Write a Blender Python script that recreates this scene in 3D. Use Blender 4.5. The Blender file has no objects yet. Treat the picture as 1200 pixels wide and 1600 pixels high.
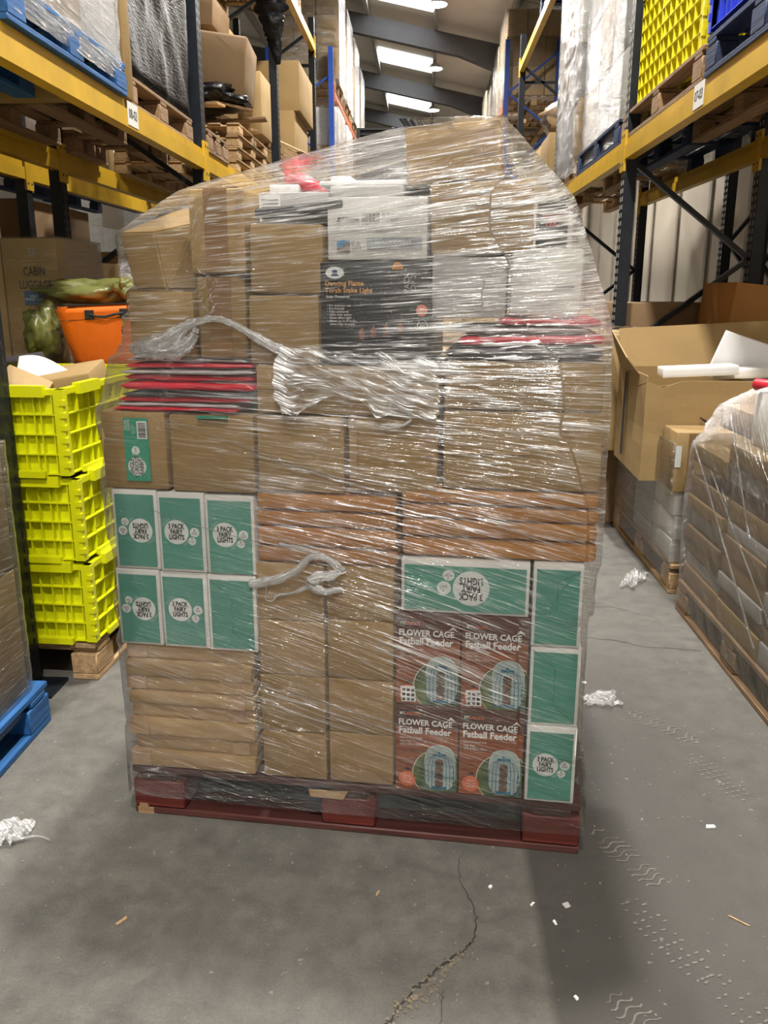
import bpy, bmesh, math, random
import numpy as np
from mathutils import Vector, Matrix, Euler, noise

random.seed(11)
S = bpy.context.scene
COL = S.collection
R = math.radians

# ------------------------------------------------------------------ camera
cam_d = bpy.data.cameras.new('camera')
cam_d.sensor_fit = 'VERTICAL'
cam_d.sensor_height = 32.0
cam_d.lens = 1312.0 / 1600.0 * 32.0
cam_d.clip_start = 0.05
cam = bpy.data.objects.new('camera', cam_d)
COL.objects.link(cam)
cam.location = (0, 0, 1.395)
cam.rotation_euler = (R(90 - 14.733), 0, R(2.743))
S.camera = cam

# ------------------------------------------------------------------ world, exposure, lamps
wd = bpy.data.worlds.new('world')
S.world = wd
wd.use_nodes = True
wd.node_tree.nodes['Background'].inputs[0].default_value = (1.0, 0.97, 0.92, 1)
wd.node_tree.nodes['Background'].inputs[1].default_value = 0.3
S.view_settings.view_transform = 'Standard'
S.view_settings.look = 'None'
S.view_settings.gamma = 1.0
S.view_settings.use_curve_mapping = False
S.view_settings.exposure = -0.32
S.cycles.transparent_max_bounces = 24
S.cycles.max_bounces = 8
S.cycles.sample_clamp_indirect = 4.0
LAMP_Y = (-9.7, -5.3, -0.95, 3.4, 7.8, 12.2, 16.5, 20.9, 25.4)
LAMP_POWER = 400.0
LAMP_Z = 6.25

# ------------------------------------------------------------------ node helpers
MATS = {}


def new_mat(name):
    m = bpy.data.materials.new(name)
    m.use_nodes = True
    nt = m.node_tree
    nt.nodes.clear()
    out = nt.nodes.new('ShaderNodeOutputMaterial')
    return m, nt, out


def N(nt, typ, **kw):
    n = nt.nodes.new(typ)
    for k, v in kw.items():
        if isinstance(k, str) and hasattr(n, k):
            setattr(n, k, v)
    return n


def L(nt, a, b):
    nt.links.new(a, b)


def math_n(nt, op, a, b=None, clamp=False):
    n = nt.nodes.new('ShaderNodeMath')
    n.operation = op
    n.use_clamp = clamp
    for i, v in enumerate((a, b)):
        if v is None:
            continue
        if isinstance(v, (int, float)):
            n.inputs[i].default_value = v
        else:
            nt.links.new(v, n.inputs[i])
    return n.outputs[0]


def ramp(nt, fac, stops):
    n = nt.nodes.new('ShaderNodeValToRGB')
    cr = n.color_ramp
    while len(cr.elements) < len(stops):
        cr.elements.new(0.5)
    for e, (p, c) in zip(cr.elements, stops):
        e.position = p
        e.color = c if len(c) == 4 else (*c, 1)
    nt.links.new(fac, n.inputs[0])
    return n.outputs[0]


def mixc(nt, fac, a, b):
    n = nt.nodes.new('ShaderNodeMix')
    n.data_type = 'RGBA'
    for sock, v in ((n.inputs[0], fac), (n.inputs[6], a), (n.inputs[7], b)):
        if isinstance(v, (int, float)):
            sock.default_value = v
        elif isinstance(v, tuple):
            sock.default_value = (*v[:3], 1)
        else:
            nt.links.new(v, sock)
    return n.outputs[2]


def noise_n(nt, vec, scale, detail=3.0, rough=0.55, dist=0.0):
    n = nt.nodes.new('ShaderNodeTexNoise')
    n.inputs['Scale'].default_value = scale
    n.inputs['Detail'].default_value = detail
    n.inputs['Roughness'].default_value = rough
    n.inputs['Distortion'].default_value = dist
    if vec is not None:
        nt.links.new(vec, n.inputs['Vector'])
    return n.outputs[0]


def mapping(nt, vec, scale=(1, 1, 1), loc=(0, 0, 0), rot=(0, 0, 0)):
    n = nt.nodes.new('ShaderNodeMapping')
    n.inputs['Scale'].default_value = scale
    n.inputs['Location'].default_value = loc
    n.inputs['Rotation'].default_value = rot
    nt.links.new(vec, n.inputs['Vector'])
    return n.outputs[0]


def obj_vec(nt):
    tc = nt.nodes.new('ShaderNodeTexCoord')
    oi = nt.nodes.new('ShaderNodeObjectInfo')
    ad = nt.nodes.new('ShaderNodeVectorMath')
    ad.operation = 'ADD'
    nt.links.new(tc.outputs['Object'], ad.inputs[0])
    cmb = nt.nodes.new('ShaderNodeCombineXYZ')
    s = math_n(nt, 'MULTIPLY', oi.outputs['Random'], 37.0)
    for i in range(3):
        nt.links.new(s, cmb.inputs[i])
    nt.links.new(cmb.outputs[0], ad.inputs[1])
    return ad.outputs[0], oi.outputs['Random']


def simple(name, col, rough=0.6, metal=0.0, var=0.18, scale=6.0, bump=0.0, bscale=60.0, stretch=(1, 1, 1), rnd=0.12, spec=0.5, wear=None):
    """Procedural surface: base colour, mottled by noise, a little per-object variation."""
    if name in MATS:
        return MATS[name]
    m, nt, out = new_mat(name)
    b = N(nt, 'ShaderNodeBsdfPrincipled')
    v, r = obj_vec(nt)
    vs = mapping(nt, v, stretch)
    f = noise_n(nt, vs, scale, 4)
    lo = tuple(max(0, c * (1 - var)) for c in col)
    hi = tuple(min(1, c * (1 + var)) for c in col)
    c = ramp(nt, f, [(0.3, lo), (0.7, hi)])
    if rnd:
        hs = N(nt, 'ShaderNodeHueSaturation')
        val = math_n(nt, 'ADD', math_n(nt, 'MULTIPLY', r, 2 * rnd), 1 - rnd)
        L(nt, val, hs.inputs['Value'])
        L(nt, c, hs.inputs['Color'])
        c = hs.outputs[0]
    if wear:
        wf = noise_n(nt, v, wear[1], 5, 0.7)
        wm = ramp(nt, wf, [(wear[2], (0, 0, 0)), (wear[2] + 0.04, (1, 1, 1))])
        c = mixc(nt, wm, c, wear[0])
    L(nt, c, b.inputs['Base Color'])
    b.inputs['Roughness'].default_value = rough
    b.inputs['Metallic'].default_value = metal
    b.inputs['Specular IOR Level'].default_value = spec
    if bump:
        bp = N(nt, 'ShaderNodeBump')
        bp.inputs['Strength'].default_value = bump
        bp.inputs['Distance'].default_value = 0.004
        L(nt, noise_n(nt, vs, bscale, 3), bp.inputs['Height'])
        L(nt, bp.outputs[0], b.inputs['Normal'])
    L(nt, b.outputs[0], out.inputs[0])
    MATS[name] = m
    return m


def emission(name, col, strength):
    m, nt, out = new_mat(name)
    e = N(nt, 'ShaderNodeEmission')
    e.inputs[0].default_value = (*col, 1)
    e.inputs[1].default_value = strength
    L(nt, e.outputs[0], out.inputs[0])
    MATS[name] = m
    return m


def cardboard(name, col, rnd=0.1):
    """Kraft board: faint vertical fluting, blotches, scuffs."""
    m, nt, out = new_mat(name)
    b = N(nt, 'ShaderNodeBsdfPrincipled')
    v, r = obj_vec(nt)
    blot = noise_n(nt, v, 4.0, 4)
    fib = noise_n(nt, mapping(nt, v, (30, 30, 140)), 2.0, 3)
    f = math_n(nt, 'ADD', math_n(nt, 'MULTIPLY', blot, 0.6), math_n(nt, 'MULTIPLY', fib, 0.4))
    c = ramp(nt, f, [(0.3, tuple(x * 0.86 for x in col)), (0.7, tuple(min(1, x * 1.1) for x in col))])
    hs = N(nt, 'ShaderNodeHueSaturation')
    L(nt, math_n(nt, 'ADD', math_n(nt, 'MULTIPLY', r, 2 * rnd), 1 - rnd), hs.inputs['Value'])
    L(nt, c, hs.inputs['Color'])
    L(nt, hs.outputs[0], b.inputs['Base Color'])
    b.inputs['Roughness'].default_value = 0.72
    b.inputs['Specular IOR Level'].default_value = 0.3
    bp = N(nt, 'ShaderNodeBump')
    bp.inputs['Strength'].default_value = 0.25
    bp.inputs['Distance'].default_value = 0.003
    L(nt, noise_n(nt, v, 14.0, 4), bp.inputs['Height'])
    L(nt, bp.outputs[0], b.inputs['Normal'])
    L(nt, b.outputs[0], out.inputs[0])
    MATS[name] = m
    return m


def wood(name, col, rough=0.75, dark=0.55, rnd=0.18):
    m, nt, out = new_mat(name)
    b = N(nt, 'ShaderNodeBsdfPrincipled')
    v, r = obj_vec(nt)
    g = noise_n(nt, mapping(nt, v, (3, 40, 40)), 1.6, 5, 0.6, 0.4)
    c = ramp(nt, g, [(0.3, tuple(x * dark for x in col)), (0.55, col), (0.8, tuple(min(1, x * 1.2) for x in col))])
    hs = N(nt, 'ShaderNodeHueSaturation')
    L(nt, math_n(nt, 'ADD', math_n(nt, 'MULTIPLY', r, 2 * rnd), 1 - rnd), hs.inputs['Value'])
    L(nt, c, hs.inputs['Color'])
    L(nt, hs.outputs[0], b.inputs['Base Color'])
    b.inputs['Roughness'].default_value = rough
    bp = N(nt, 'ShaderNodeBump')
    bp.inputs['Strength'].default_value = 0.5
    bp.inputs['Distance'].default_value = 0.004
    L(nt, g, bp.inputs['Height'])
    L(nt, bp.outputs[0], b.inputs['Normal'])
    L(nt, b.outputs[0], out.inputs[0])
    MATS[name] = m
    return m


def film_mat(name, tint=(0.93, 0.94, 0.95), gain=1.0, gloss=0.11, bump=1.0, base_haze=0.09, streak_gloss=0.75):
    """Clear stretch film: see-through, milky where film piles up, lamp-glare streaks painted into the haze too (attribute 'layers'), glossy ridges along the pull."""
    m, nt, out = new_mat(name)
    uv = N(nt, 'ShaderNodeUVMap')
    uv.uv_map = 'film'
    vec = uv.outputs[0]
    at = N(nt, 'ShaderNodeAttribute')
    at.attribute_name = 'haze_glare'
    lay = at.outputs['Fac']
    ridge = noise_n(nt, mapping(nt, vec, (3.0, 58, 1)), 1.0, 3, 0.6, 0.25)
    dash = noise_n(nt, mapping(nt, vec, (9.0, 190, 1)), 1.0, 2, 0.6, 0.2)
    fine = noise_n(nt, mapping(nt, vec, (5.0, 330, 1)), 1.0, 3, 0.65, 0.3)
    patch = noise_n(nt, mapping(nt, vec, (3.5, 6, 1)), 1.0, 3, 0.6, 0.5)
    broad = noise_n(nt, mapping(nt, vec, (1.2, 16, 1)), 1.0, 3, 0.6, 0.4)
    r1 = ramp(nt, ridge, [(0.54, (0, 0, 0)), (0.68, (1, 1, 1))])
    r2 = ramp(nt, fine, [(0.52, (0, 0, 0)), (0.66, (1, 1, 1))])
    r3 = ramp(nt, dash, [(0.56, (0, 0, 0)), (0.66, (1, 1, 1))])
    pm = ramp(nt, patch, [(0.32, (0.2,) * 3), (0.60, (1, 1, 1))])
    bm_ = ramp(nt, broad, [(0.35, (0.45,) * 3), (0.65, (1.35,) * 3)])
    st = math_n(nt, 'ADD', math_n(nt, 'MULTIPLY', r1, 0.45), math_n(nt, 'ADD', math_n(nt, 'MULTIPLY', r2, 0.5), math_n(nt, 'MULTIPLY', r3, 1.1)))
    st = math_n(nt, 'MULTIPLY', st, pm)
    haze = math_n(nt, 'MULTIPLY', math_n(nt, 'MULTIPLY', lay, bm_), math_n(nt, 'ADD', math_n(nt, 'MULTIPLY', st, 2.1 * gain), base_haze))  # diffuse white streaks stand in for lamp glints on the ridges
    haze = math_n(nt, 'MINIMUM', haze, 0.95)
    h = math_n(nt, 'ADD', math_n(nt, 'MULTIPLY', ridge, 1.0), math_n(nt, 'ADD', math_n(nt, 'MULTIPLY', fine, 0.2), math_n(nt, 'MULTIPLY', dash, 0.4)))
    bp = N(nt, 'ShaderNodeBump')
    bp.inputs['Strength'].default_value = bump
    bp.inputs['Distance'].default_value = 0.015
    L(nt, h, bp.inputs['Height'])
    tr = N(nt, 'ShaderNodeBsdfTransparent')
    tr.inputs[0].default_value = (0.97, 0.97, 0.97, 1)
    di = N(nt, 'ShaderNodeBsdfDiffuse')
    di.inputs[0].default_value = (*tint, 1)
    tl = N(nt, 'ShaderNodeBsdfTranslucent')
    tl.inputs[0].default_value = (*tint, 1)
    L(nt, bp.outputs[0], di.inputs['Normal'])
    m0 = N(nt, 'ShaderNodeMixShader')
    m0.inputs[0].default_value = 0.3
    L(nt, di.outputs[0], m0.inputs[1])
    L(nt, tl.outputs[0], m0.inputs[2])
    m1 = N(nt, 'ShaderNodeMixShader')
    L(nt, haze, m1.inputs[0])
    L(nt, tr.outputs[0], m1.inputs[1])
    L(nt, m0.outputs[0], m1.inputs[2])
    gl = N(nt, 'ShaderNodeBsdfGlossy')
    gl.inputs['Roughness'].default_value = gloss
    gl.inputs[0].default_value = (1, 1, 1, 1)
    L(nt, bp.outputs[0], gl.inputs['Normal'])
    lw = N(nt, 'ShaderNodeFresnel')
    lw.inputs['IOR'].default_value = 1.45
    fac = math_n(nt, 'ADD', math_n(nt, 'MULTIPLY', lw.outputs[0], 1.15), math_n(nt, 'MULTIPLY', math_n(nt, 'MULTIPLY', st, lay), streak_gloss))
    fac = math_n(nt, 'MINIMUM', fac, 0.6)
    m2 = N(nt, 'ShaderNodeMixShader')
    L(nt, fac, m2.inputs[0])
    L(nt, m1.outputs[0], m2.inputs[1])
    L(nt, gl.outputs[0], m2.inputs[2])
    L(nt, m2.outputs[0], out.inputs[0])
    MATS[name] = m
    return m


KRAFT = cardboard('kraft', (0.285, 0.187, 0.076))
KRAFT_L = cardboard('kraft_light', (0.355, 0.24, 0.107))
KRAFT_O = cardboard('kraft_orange', (0.36, 0.165, 0.04))
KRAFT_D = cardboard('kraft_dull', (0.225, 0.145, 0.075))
WHITE_BOARD = cardboard('white_board', (0.66, 0.65, 0.62), 0.06)
GREY_BOARD = cardboard('grey_board', (0.40, 0.39, 0.38), 0.06)
TAPE = simple('parcel_tape', (0.27, 0.16, 0.075), 0.28, var=0.1)
TAPE_L = simple('parcel_tape_pale', (0.38, 0.25, 0.13), 0.3, var=0.1)
WHITE = simple('white_print', (0.72, 0.72, 0.70), 0.5, var=0.05, rnd=0.03)
BADGE = simple('badge_grey_white', (0.60, 0.62, 0.60), 0.5, var=0.05, rnd=0.0)
BLACK = simple('black_print', (0.02, 0.02, 0.022), 0.5, var=0.1, rnd=0)
INK = simple('dark_ink', (0.018, 0.016, 0.016), 0.7, var=0.1, rnd=0)
GREY_INK = simple('grey_ink', (0.30, 0.30, 0.31), 0.7, var=0.1, rnd=0)
GREEN = simple('sea_green_print', (0.075, 0.255, 0.198), 0.42, var=0.07, scale=3, rnd=0.05)
GREEN_D = simple('sea_green_crease', (0.05, 0.17, 0.14), 0.5, var=0.05, rnd=0)
LABEL_GREEN = simple('label_green', (0.035, 0.27, 0.17), 0.4, var=0.05, rnd=0)
RED_WOOD = wood('red_painted_wood', (0.125, 0.018, 0.012), 0.55)
RED_PALE = wood('red_painted_wood_worn', (0.075, 0.022, 0.018), 0.6)
PINE = wood('pine', (0.46, 0.30, 0.15))
PINE_D = wood('pine_dark', (0.27, 0.165, 0.085))
BLUE_WOOD = wood('blue_painted_wood', (0.012, 0.10, 0.30), 0.6)
BLUE_DARK = wood('navy_painted_wood', (0.012, 0.028, 0.085), 0.6)
STEEL_B = simple('blue_black_steel', (0.008, 0.011, 0.016), 0.38, var=0.3, scale=12, spec=0.35, wear=((0.09, 0.09, 0.09), 30, 0.70))
STEEL_BLUE = simple('blue_steel', (0.014, 0.05, 0.26), 0.4, var=0.15, scale=10)
YELLOW = simple('yellow_steel', (0.56, 0.34, 0.022), 0.36, var=0.14, scale=5, rnd=0.05, wear=((0.25, 0.16, 0.04), 22, 0.69))
ORANGE_STEEL = simple('orange_steel', (0.34, 0.075, 0.018), 0.45, var=0.15)
GALV = simple('galvanised', (0.42, 0.43, 0.44), 0.45, metal=0.6, var=0.1)
TUB_Y = simple('lime_yellow_plastic', (0.68, 0.70, 0.004), 0.36, var=0.06, scale=3, rnd=0.04)
CRATE_Y = simple('crate_yellow_plastic', (0.70, 0.62, 0.012), 0.4, var=0.06, scale=3, rnd=0.03)
CRATE_B = simple('crate_blue_plastic', (0.02, 0.045, 0.50), 0.4, var=0.1, rnd=0.03)
ORANGE = simple('orange_fabric', (0.80, 0.15, 0.004), 0.6, var=0.1, scale=4, bump=0.3, bscale=140, rnd=0)
BLACK_FAB = simple('black_webbing', (0.012, 0.012, 0.014), 0.7, var=0.2, rnd=0)
TARP = simple('olive_tarp', (0.12, 0.125, 0.035), 0.35, var=0.2, scale=7, bump=0.5, bscale=25, rnd=0)
BLACK_PL = simple('black_plastic', (0.022, 0.024, 0.028), 0.45, var=0.15, rnd=0.05)
BLACK_FILM = simple('black_film', (0.006, 0.006, 0.007), 0.30, var=0.3, spec=0.25, bump=1.0, bscale=22, stretch=(1, 1, 4), rnd=0)
RED_BAG = simple('red_bag', (0.62, 0.02, 0.045), 0.33, var=0.2, scale=8, rnd=0.06)
DARK_RED = simple('dark_red_bag', (0.22, 0.012, 0.025), 0.35, var=0.2, scale=8, rnd=0.06)
SILVER_BAG = simple('grey_mailer', (0.42, 0.40, 0.41), 0.35, var=0.15, scale=8, rnd=0.06)
CHAR_BAG = simple('charcoal_mailer', (0.05, 0.045, 0.05), 0.4, var=0.15, scale=8, rnd=0.06)
PAPER = simple('white_paper', (0.74, 0.74, 0.74), 0.6, var=0.04, rnd=0)
BOX_BLACK = simple('printed_black', (0.022, 0.023, 0.025), 0.42, var=0.15, scale=4, rnd=0)
GOLD = simple('gold_print', (0.60, 0.30, 0.08), 0.5, var=0.05, rnd=0)
CORAL = simple('coral_print', (0.66, 0.16, 0.07), 0.5, var=0.05, rnd=0)
RED_INK = simple('red_print', (0.50, 0.05, 0.05), 0.5, var=0.05, rnd=0)
NAVY = simple('navy_print', (0.035, 0.05, 0.16), 0.5, var=0.05, rnd=0)
BLUE_LABEL = simple('blue_label', (0.03, 0.085, 0.20), 0.6, var=0.1, rnd=0)
WIRE_B = simple('cage_blue_print', (0.015, 0.13, 0.22), 0.5, var=0.1, rnd=0)
GLASS_P = simple('feeder_pale_print', (0.33, 0.40, 0.38), 0.5, var=0.2, scale=25, rnd=0)
BALL_P = simple('fatball_print', (0.12, 0.07, 0.045), 0.6, var=0.5, scale=80, rnd=0)
LEAF_P = simple('foliage_print', (0.075, 0.11, 0.035), 0.5, var=0.9, scale=22, rnd=0)
WOODPRINT = wood('wood_print', (0.27, 0.078, 0.025), 0.4, 0.5, 0.03)
WOODPRINT_D = wood('wood_print_dark', (0.095, 0.032, 0.018), 0.4, 0.6, 0.03)
PALE_LINE = simple('pale_line_print', (0.62, 0.62, 0.52), 0.5, var=0.1, rnd=0)
CLADDING = simple('wall_cladding', (0.56, 0.50, 0.41), 0.7, var=0.05, scale=1.5, rnd=0)
ROOF = simple('roof_lining', (0.72, 0.68, 0.60), 0.8, var=0.06, scale=2, rnd=0.03)
RAFTER = simple('rafter_paint', (0.10, 0.10, 0.105), 0.6, var=0.1, rnd=0)
SLOT = simple('slot_shadow', (0.004, 0.004, 0.004), 0.9, var=0, rnd=0)
SLOT_L = simple('slot_pale', (0.50, 0.48, 0.44), 0.7, var=0.05, rnd=0)
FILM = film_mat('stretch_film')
FILM_FAR = film_mat('stretch_film_far', tint=(0.60, 0.61, 0.62), gain=1.0, gloss=0.22, bump=0.9, streak_gloss=0.2)
FILM_THICK = film_mat('stretch_film_bunched', gain=2.6, gloss=0.15, bump=1.0, base_haze=0.5)
LAMP_ON = emission('lamp_on', (1.0, 0.98, 0.94), 22.0)
SKYLIGHT = emission('skylight_daylight', (0.96, 0.98, 1.0), 9.0)

# ------------------------------------------------------------------ object helpers


def link(o):
    COL.objects.link(o)
    return o


def tag(o, label=None, cat=None, group=None, kind=None):
    if label:
        o['label'] = label
    if cat:
        o['category'] = cat
    if group:
        o['group'] = group
    if kind:
        o['kind'] = kind
    return o


def empty(name, label, cat, mat4, group=None):
    o = bpy.data.objects.new(name, None)
    o.empty_display_size = 0.1
    o.matrix_world = mat4
    link(o)
    return tag(o, label, cat, group)


def mesh_obj(name, me, parent=None, loc=None, rot=None, scale=None):
    o = bpy.data.objects.new(name, me)
    if parent is not None:
        o.parent = parent
    if loc is not None:
        o.location = loc
    if rot is not None:
        o.rotation_euler = rot
    if scale is not None:
        o.scale = scale
    return link(o)


class MB:
    def __init__(s):
        s.v = []
        s.f = []

    def add(s, vs, fs):
        n = len(s.v)
        s.v += [tuple(p) for p in vs]
        s.f += [tuple(i + n for i in f) for f in fs]
        return s

    def box(s, x0, x1, y0, y1, z0, z1, M=None):
        vs = [Vector(p) for p in ((x0, y0, z0), (x1, y0, z0), (x1, y1, z0), (x0, y1, z0), (x0, y0, z1), (x1, y0, z1), (x1, y1, z1), (x0, y1, z1))]
        if M is not None:
            vs = [M @ p for p in vs]
        return s.add(vs, [(0, 3, 2, 1), (4, 5, 6, 7), (0, 1, 5, 4), (1, 2, 6, 5), (2, 3, 7, 6), (3, 0, 4, 7)])

    def bar(s, p, q, w, d):
        """box section from p to q"""
        p, q = Vector(p), Vector(q)
        a = (q - p)
        ln = a.length
        a.normalize()
        up = Vector((0, 0, 1)) if abs(a.z) < 0.95 else Vector((0, 1, 0))
        x = a.cross(up).normalized()
        y = x.cross(a).normalized()
        M = Matrix((x, y, a)).transposed().to_4x4()
        M.translation = p
        return s.box(-w / 2, w / 2, -d / 2, d / 2, 0, ln, M)

    def tube(s, pts, rad, seg=8, cap=True):
        pts = [Vector(p) for p in pts]
        n = len(pts)
        rings = []
        for i, p in enumerate(pts):
            t = (pts[min(i + 1, n - 1)] - pts[max(i - 1, 0)]).normalized()
            up = Vector((0, 0, 1)) if abs(t.z) < 0.9 else Vector((1, 0, 0))
            x = t.cross(up).normalized()
            y = x.cross(t)
            r = rad[i] if isinstance(rad, (list, tuple)) else rad
            rings.append([p + x * (r * math.cos(k / seg * math.tau)) + y * (r * math.sin(k / seg * math.tau)) for k in range(seg)])
        vs = [p for r_ in rings for p in r_]
        fs = []
        for i in range(n - 1):
            for k in range(seg):
                k2 = (k + 1) % seg
                fs.append((i * seg + k, i * seg + k2, (i + 1) * seg + k2, (i + 1) * seg + k))
        if cap:
            fs.append(tuple(reversed(range(seg))))
            fs.append(tuple((n - 1) * seg + k for k in range(seg)))
        return s.add(vs, fs)

    def disc(s, cx, cz, r, y=0.0, seg=24, rz=None):
        rz = rz or r
        return s.add([(cx + r * math.cos(k / seg * math.tau), y, cz + rz * math.sin(k / seg * math.tau)) for k in range(seg)], [tuple(range(seg))])

    def mesh(s, name, mat=None, smooth=False):
        me = bpy.data.meshes.new(name)
        me.from_pydata(s.v, [], s.f)
        if mat:
            me.materials.append(mat)
        if smooth:
            for p in me.polygons:
                p.use_smooth = True
        me.update()
        return me

    def build(s, name, mat, parent=None, loc=None, rot=None, smooth=False, scale=None):
        return mesh_obj(name, s.mesh(name, mat, smooth), parent, loc, rot, scale)


def rounded_box(name, w, d, h, mat, bev=0.006, bulge=0.004, seed=0, cuts=2, seg=2):
    """Soft carton body, base centred on the origin, faces a little bulged."""
    bm = bmesh.new()
    bmesh.ops.create_cube(bm, size=1)
    for v in bm.verts:
        v.co = Vector((v.co.x * w, v.co.y * d, (v.co.z + 0.5) * h))
    sharp = list(bm.edges)
    if bev > 0:
        bmesh.ops.bevel(bm, geom=sharp, offset=min(bev, w / 4, d / 4, h / 4), segments=seg, affect='EDGES', profile=0.5)
    if bulge > 0 and cuts:
        big = sorted(bm.faces, key=lambda f: -f.calc_area())[:6]
        edges = list({e for f in big for e in f.edges})
        bmesh.ops.subdivide_edges(bm, edges=edges, cuts=cuts, use_grid_fill=True)
        rng = random.Random(seed)
        ox = rng.random() * 50
        for v in bm.verts:
            fx, fy, fz = v.co.x / w * 2, v.co.y / d * 2, v.co.z / h * 2 - 1
            nz = noise.noise(Vector((v.co.x * 6 + ox, v.co.y * 6, v.co.z * 6)))
            k = bulge * (0.6 + nz)
            if abs(fy) > 0.93:
                v.co.y += math.copysign(k * (1 - fx * fx) * (1 - fz * fz), fy)
            elif abs(fx) > 0.93:
                v.co.x += math.copysign(k * (1 - fy * fy) * (1 - fz * fz), fx)
            elif fz > 0.93:
                v.co.z -= k * (1 - fx * fx) * (1 - fy * fy)
    me = bpy.data.meshes.new(name)
    bm.to_mesh(me)
    bm.free()
    me.materials.append(mat)
    for p in me.polygons:
        p.use_smooth = True
    try:
        me.set_sharp_from_angle(angle=R(40))
    except Exception:
        pass
    return me


TEXT_CACHE = {}


def text_mesh(body, mat, bold=0.0, align='CENTER', spacing=1.0, line=0.85):
    key = (body, mat.name, bold, align, spacing, line)
    if key in TEXT_CACHE:
        return TEXT_CACHE[key]
    cu = bpy.data.curves.new('lettering', 'FONT')
    cu.body = body
    cu.size = 1.0
    cu.align_x = align
    cu.align_y = 'CENTER'
    cu.offset = bold
    cu.space_character = spacing
    cu.space_line = line
    cu.resolution_u = 2
    ob = bpy.data.objects.new('lettering', cu)
    COL.objects.link(ob)
    dg = bpy.context.evaluated_depsgraph_get()
    me = bpy.data.meshes.new_from_object(ob.evaluated_get(dg))
    COL.objects.unlink(ob)
    bpy.data.objects.remove(ob)
    bpy.data.curves.remove(cu)
    me.materials.clear()
    me.materials.append(mat)
    me.name = 'lettering'
    TEXT_CACHE[key] = me
    return me


def letter(parent, body, mat, x, z, size, y, sx=1.0, bold=0.0, flip=False, align='CENTER', roll=0.0, name='lettering', line=0.85, spacing=1.0):
    """Flat print on a face that looks towards local -y."""
    me = text_mesh(body, mat, bold, align, spacing, line)
    rot = Euler((R(90), R(180) if flip else 0, 0), 'XYZ')
    Mx = Matrix.Rotation(R(180 if flip else 0) + roll, 4, 'Y') @ Matrix.Rotation(R(90), 4, 'X')
    o = bpy.data.objects.new(name, me)
    o.parent = parent
    o.matrix_local = Matrix.Translation((x, y, z)) @ Mx @ Matrix.Diagonal((size * sx, size, size, 1))
    return link(o)


def plate(parent, name, mat, x0, x1, z0, z1, y, t=0.0006):
    """Thin printed sheet, label or tape on a face that looks towards local -y."""
    return MB().box(x0, x1, y - t, y, z0, z1).build(name, mat, parent)


def disc(parent, name, mat, x, z, r, y, rz=None, seg=26):
    mb = MB()
    mb.disc(x, z, r, y, seg, rz)
    mb.f = [tuple(f) for f in mb.f]
    return mb.build(name, mat, parent)


# ------------------------------------------------------------------ stretch film
def envelope(points, z0, z1, nz, nth, window):
    """Support function of film pulled over edges (consecutive pairs of points): for every height the 3-D convex reach within the window."""
    P = np.array(points, float)
    if len(P) % 2:
        P = np.vstack([P, P[-1:]])
    a, b = P[0::2], P[1::2]
    sw = a[:, 2] > b[:, 2]
    a2, b2 = np.where(sw[:, None], b, a), np.where(sw[:, None], a, b)
    th = np.linspace(0, 2 * math.pi, nth, endpoint=False)
    Nn = np.stack([np.cos(th), np.sin(th)], 1)
    zs = np.linspace(z0, z1, nz)
    H = np.full((nz, nth), -1e9)
    for i, z in enumerate(zs):
        lo, hi = window(z)
        m = (b2[:, 2] >= z - lo) & (a2[:, 2] <= z + hi)
        if not m.any():
            H[i] = H[i - 1]
            continue
        A0, B0 = a2[m], b2[m]
        dz = np.maximum(B0[:, 2] - A0[:, 2], 1e-9)[:, None]
        t0 = np.clip((z - lo - A0[:, 2])[:, None] / dz, 0, 1)
        t1 = np.clip((z + hi - A0[:, 2])[:, None] / dz, 0, 1)
        Q = np.vstack([A0 + (B0 - A0) * t0, A0 + (B0 - A0) * t1])
        span = (A0[:, 2] <= z) & (B0[:, 2] >= z)
        if span.any():
            Q = np.vstack([Q, (A0 + (B0 - A0) * ((z - A0[:, 2])[:, None] / dz))[span]])
        D = Q[:, :2] @ Nn.T
        up, dn = np.where(Q[:, 2] >= z - 1e-6)[0], np.where(Q[:, 2] <= z + 1e-6)[0]
        if len(up) == 0 or len(dn) == 0:
            q = up if len(up) else dn
            zq = Q[q, 2]
            q = q[zq <= zq.min() + .03] if len(up) else q[zq >= zq.max() - .03]
            H[i] = D[q].max(0)
            continue
        za, zb = Q[up, 2][:, None], Q[dn, 2][None, :]
        t = np.where(za - zb > 1e-6, (z - zb) / np.maximum(za - zb, 1e-6), 0.0)
        for k in range(nth):
            da, db = D[up, k][:, None], D[dn, k][None, :]
            H[i, k] = (db + (da - db) * t).max()
    return zs, th, H


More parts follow.
